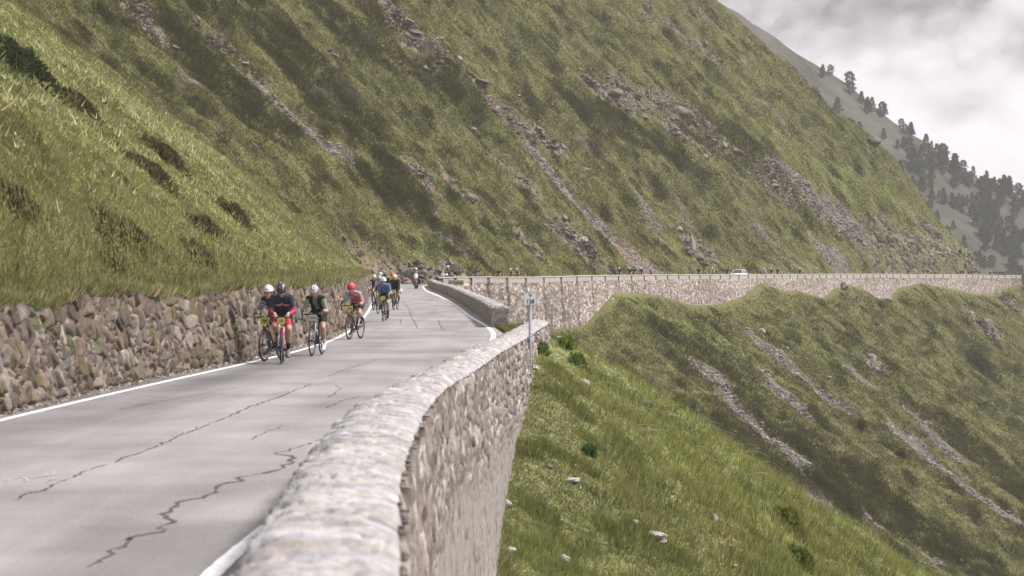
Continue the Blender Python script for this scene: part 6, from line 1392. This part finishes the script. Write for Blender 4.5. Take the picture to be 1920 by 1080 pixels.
# ------------------------------------------------------------------ white car on the far road
def car():
    root = empty('car'); W = .86
    xs = np.array([-2.15, -2.10, -1.95, -1.2, -.6, .3, 1.0, 1.6, 2.0, 2.12, 2.15]); sill = np.array([.45, .34, .27, .24, .23, .23, .23, .25, .28, .36, .45]); belt = np.array([.62, .84, .93, .95, .95, .93, .90, .84, .76, .64, .55])
    wd = np.array([.72, .79, .83, W, W, W, W, .84, .80, .74, .68]); P = []
    for i in range(len(xs)):
        w_ = wd[i]; z0, z1 = sill[i], belt[i]; ring = [(-w_ * .95, z0), (-w_, z0 + (z1 - z0) * .35), (-w_ * .985, z0 + (z1 - z0) * .75), (-w_ * .90, z1), (0, z1 + .035), (w_ * .90, z1), (w_ * .985, z0 + (z1 - z0) * .75), (w_, z0 + (z1 - z0) * .35), (w_ * .95, z0), (0, z0)]; P.append([(xs[i], a, b_) for a, b_ in ring])
    P = np.array(P, float); mb = MB(); mb.grid(P, WHT, close_v=True)
    for e in (0, -1): c_ = P[e].mean(0); mb.add(np.vstack([P[e], c_]), f3=[[j, (j + 1) % 10, 10] for j in range(10)], col=WHT)
    cab = np.array([[-1.98, .90, .78, .02], [-1.72, 1.36, .64, .03], [-1.3, 1.455, .62, .03], [-.5, 1.475, .62, .03], [.15, 1.43, .61, .03], [.95, .93, .74, .02]])
    G = []
    for x_, z1, w_, _ in cab: G.append([(x_, -w_, z1 - .02), (x_, -w_ * .9, z1), (x_, 0, z1 + .02), (x_, w_ * .9, z1), (x_, w_, z1 - .02)])
    mb.grid(np.array(G, float)[1:5], WHT)
    for s in (-1, 1):      # pillars
        for (xa, za, wa), (xb, zb, wb) in (((-2.0, .92, .78), (-1.70, 1.36, .645)), ((-.45, .94, .80), (-.5, 1.455, .625)), ((.98, .92, .75), (.15, 1.41, .615)), ((-1.25, .94, .8), (-1.28, 1.44, .625))): mb.tube([(xa, wa * s, za), (xb, wb * s, zb)], .035, WHT, 6)
        mb.tube([(-1.72, .645 * s, 1.36), (-1.3, .63 * s, 1.44), (-.5, .63 * s, 1.455), (.15, .615 * s, 1.41)], .03, WHT, 6)
    mb.build('body', M_gloss, root)
    GL = (.035, .045, .05)
    def pane(q, nm): g = MB(); g.add(np.array(q, float), [[0, 1, 2, 3]], col=GL); g.build(nm, M_gloss, root, smooth=False)
    pane([(.97, -.72, .95), (.97, .72, .95), (.17, .58, 1.42), (.17, -.58, 1.42)], 'windscreen'); pane([(-1.97, -.74, .94), (-1.97, .74, .94), (-1.71, .60, 1.37), (-1.71, -.60, 1.37)], 'rear_window')
    for s in (-1, 1):
        pane([(.9, .765 * s, .94), (-.42, .80 * s, .955), (-.47, .632 * s, 1.44), (.13, .622 * s, 1.40)], 'side_window'); pane([(-.48, .80 * s, .955), (-1.22, .80 * s, .955), (-1.25, .635 * s, 1.43), (-.53, .632 * s, 1.445)], 'side_window')
        for x_ in (-1.3, 1.32):
            t_ = MB(); t_.torus((0, 0, 0), .24, .085, col=BLK, n=30, m=8); wo = t_.build('wheel', M_rubber, root); wo.location = (x_, .76 * s, .32); h_ = MB(); h_.torus((0, 0, 0), .16, .02, col=STEEL, n=24, m=5)
            for i in range(6): h_.tube([(0, .03 * s, 0), (.16 * math.cos(i * 1.047), .03 * s, .16 * math.sin(i * 1.047))], .022, STEEL, 5)
            h_.build('rim', M_metal, wo)
        l = MB(); l.ell((2.02, .56 * s, .64), (.10, .16, .07), (.75, .75, .74)); l.build('headlight', M_gloss, root); l = MB(); l.ell((-2.09, .62 * s, .72), (.05, .10, .11), (.40, .03, .03)); l.build('tail_light', M_gloss, root)
        m_ = MB(); m_.ell((.70, .94 * s, 1.0), (.07, .09, .06), WHT); m_.tube([(.72, .80 * s, .96), (.70, .9 * s, .98)], .02, BLK, 5); m_.build('mirror', M_gloss, root)
    b_ = MB(); b_.box((2.13, 0, .42), (.08, 1.0, .14), BLK); b_.build('grille', M_rubber, root)
    return root
ca = car(); s_ = far_s_at_px(1386)
for _ in range(12):
    x, y, nx, ny = far_xy(np.array([s_]), -1.9); s_ += (1386 - (960 + float(x[0]) / float(y[0]) * F)) * .06
e = 1.0; hx = float(np.interp(s_ - e, farc, FARW[:, 0]) - np.interp(s_ + e, farc, FARW[:, 0])); hy = float(np.interp(s_ - e, farc, FARW[:, 1]) - np.interp(s_ + e, farc, FARW[:, 1]))
ca.location = (float(x[0]), float(y[0]), zB_at_px(1386)); ca.rotation_euler = (0, 0, math.atan2(hy, hx)); ca.scale = (.9, .9, .9); tag(ca, 'white estate car driving among cyclists behind the far parapet', 'car')

# ------------------------------------------------------------------ number sign and marker posts
d = 44.6; bx = .335; gz = float(terrain(np.array([bx]), np.array([d]))[0][0])
sg = empty('road_sign', (bx, d, 0)); GREY = (.33, .335, .36)
top = at(992, 549, d)[2]; midz = at(992, 571, d)[2]; sw = 22.5 / F * d
po = MB(); po.tube([(0, .02, gz - .3), (0, .02, top - .02)], .028, GREY, 12); po.torus((0, .02, at(0, 623, d)[2]), .028, .006, axis='z', col=(.5, .5, .5)) if False else None
po.build('post', M_paint, sg)
cl = MB(); zc_ = at(992, 623, d)[2]; cl.tube([(0, .02, zc_ - .008), (0, .02, zc_ + .008)], .033, (.55, .55, .56), 12); cl.build('clamp', M_metal, sg)
bd = MB(); hgt = top - midz; bd.box((0, -.022, (top + midz) / 2), (sw, .006, hgt), (.88, .88, .89)); bdo = bd.build('board', M_paint, sg, smooth=False)
ed = MB(); ec = (.40, .40, .42)
for xx2 in (-1, 1): ed.box((xx2 * (sw / 2 + .004), -.018, (top + midz) / 2), (.008, .03, hgt + .016), ec)
for zz2_ in (midz - .004, top + .004): ed.box((0, -.018, zz2_), (sw, .03, .008), ec)
ed.build('rim', M_metal, bdo, smooth=False)
text_mesh('V', hgt * .42, 'lettering', bdo, (0, -.0262, midz + hgt * .75), (.012, .012, .014), (math.pi / 2, 0, 0)); text_mesh('128', hgt * .46, 'lettering', bdo, (0, -.0262, midz + hgt * .235), (.012, .012, .014), (math.pi / 2, 0, 0))
ml = MB(); ml.box((0, -.026, midz + hgt * .49), (sw * .86, .003, hgt * .022), (.30, .30, .32)); ml.build('divider', M_paint, bdo, smooth=False)
tag(sg, 'small white sign reading V 128 on a grey post beside the near parapet', 'road sign')
for px, py_b, py_t, lab, w_ in [(1024.5, 615, 566, 'left grey marker post on the shelf behind the sign', .026), (1034.5, 616, 570, 'right grey marker post standing at the concrete slab behind the sign', .030)]:
    d2 = 66.5; p = at(px, py_b, d2); gz2 = float(terrain(np.array([p[0]]), np.array([d2]))[0][0]); m_ = MB(); tp = at(px, py_t, d2)[2]
    m_.box((0, 0, (tp + gz2 - .1) / 2), (w_ * 2, w_ * 1.6, tp - gz2 + .1), (.36, .36, .37)); m_.tube([(0, 0, tp), (0, 0, tp + .012)], w_ * .8, (.42, .42, .43), 8)
    for q in (.25, .5, .75): m_.tube([(0, -w_ * .9, gz2 + (tp - gz2) * q), (0, -w_ * .7, gz2 + (tp - gz2) * q)], .008, (.5, .5, .5), 6)
    o = m_.build('marker_post', M_paint, smooth=False); o.location = (p[0], d2, 0); tag(o, lab, 'post', 'marker posts on the shelf')
p = at(1046, 616, 66.9); gz2 = float(terrain(np.array([p[0]]), np.array([66.9]))[0][0]); m_ = MB(); xs_ = np.linspace(-.22, .22, 9); ys_ = np.linspace(-.16, .16, 5); Xs, Ys = np.meshgrid(xs_, ys_, indexing='ij'); Zs = .05 + .012 * perlin(Xs * 9, Ys * 9, 7) - .05 * ((np.abs(Xs) > .21) | (np.abs(Ys) > .15)); m_.grid(np.stack([Xs, Ys, Zs], -1), (.52, .50, .48)); m_.box((0, 0, -.07), (.42, .30, .2), (.48, .46, .44)); o = m_.build('concrete_slab', M_stone, smooth=False); o.location = (p[0], 66.9, gz2); tag(o, 'pale concrete slab lying at the foot of the marker posts', 'slab')
# ------------------------------------------------------------------ light, sky, camera
SUN_EL = math.radians(50); SUN_AZ = math.radians(88)   # azimuth clockwise from +Y: from the right, a little behind the camera
w = bpy.data.worlds.new('World'); sc.world = w; w.use_nodes = True; nt = w.node_tree
bg = nt.nodes['Background']; sky = N(nt, 'ShaderNodeTexSky', sky_type='NISHITA'); sky.sun_disc = False; sky.sun_elevation = SUN_EL; sky.sun_rotation = SUN_AZ
sky.altitude = 2200; sky.dust_density = 2.0
hs = N(nt, 'ShaderNodeHueSaturation'); hs.inputs['Saturation'].default_value = .35; nt.links.new(sky.outputs['Color'], hs.inputs['Color'])
tc = N(nt, 'ShaderNodeTexCoord'); no = N(nt, 'ShaderNodeTexNoise'); no.inputs['Scale'].default_value = 3.2; no.inputs['Detail'].default_value = 8; no.inputs['Roughness'].default_value = .55
nt.links.new(tc.outputs['Generated'], no.inputs['Vector'])
rp = N(nt, 'ShaderNodeValToRGB'); rp.color_ramp.elements[0].position = .35; rp.color_ramp.elements[0].color = (3.6, 3.45, 3.75, 1); rp.color_ramp.elements[1].position = .65; rp.color_ramp.elements[1].color = (5.0, 4.8, 5.05, 1)
nt.links.new(no.outputs['Fac'], rp.inputs['Fac'])
mx = N(nt, 'ShaderNodeMix', data_type='RGBA'); mx.inputs['Factor'].default_value = .8
nt.links.new(hs.outputs['Color'], mx.inputs['A']); nt.links.new(rp.outputs['Color'], mx.inputs['B'])
nt.links.new(mx.outputs['Result'], bg.inputs['Color']); bg.inputs['Strength'].default_value = .095
sl = bpy.data.lights.new('Sun', 'SUN'); sl.energy = 3.0; sl.angle = math.radians(11); sl.color = (1, .955, .89)
so = bpy.data.objects.new('Sun', sl); link(so)
d = np.array([math.sin(SUN_AZ) * math.cos(SUN_EL), math.cos(SUN_AZ) * math.cos(SUN_EL), math.sin(SUN_EL)])
from mathutils import Vector
so.rotation_euler = Vector(-d).to_track_quat('-Z', 'Y').to_euler()
cd = bpy.data.cameras.new('Camera'); cd.lens = F / 1920 * 36; cd.sensor_width = 36; cd.clip_start = .1; cd.clip_end = 12000
cd.dof.use_dof = True; cd.dof.focus_distance = 100; cd.dof.aperture_fstop = 3.8
co = bpy.data.objects.new('Camera', cd); co.location = CAM; co.rotation_euler = (math.pi / 2 - PITCH, 0, 0); link(co); sc.camera = co
sc.view_settings.view_transform = 'Standard'; sc.view_settings.look = 'None'; sc.view_settings.exposure = 1.08; sc.view_settings.gamma = 1
sc.cycles.use_denoising = True
try: sc.cycles.denoiser = 'OPENIMAGEDENOISE'
except Exception: pass
sc.cycles.max_bounces = 5; sc.cycles.diffuse_bounces = 3; sc.cycles.glossy_bounces = 2; sc.cycles.transmission_bounces = 3; sc.cycles.volume_bounces = 2; sc.cycles.transparent_max_bounces = 6
sc.cycles.use_adaptive_sampling = True; sc.cycles.adaptive_threshold = .015
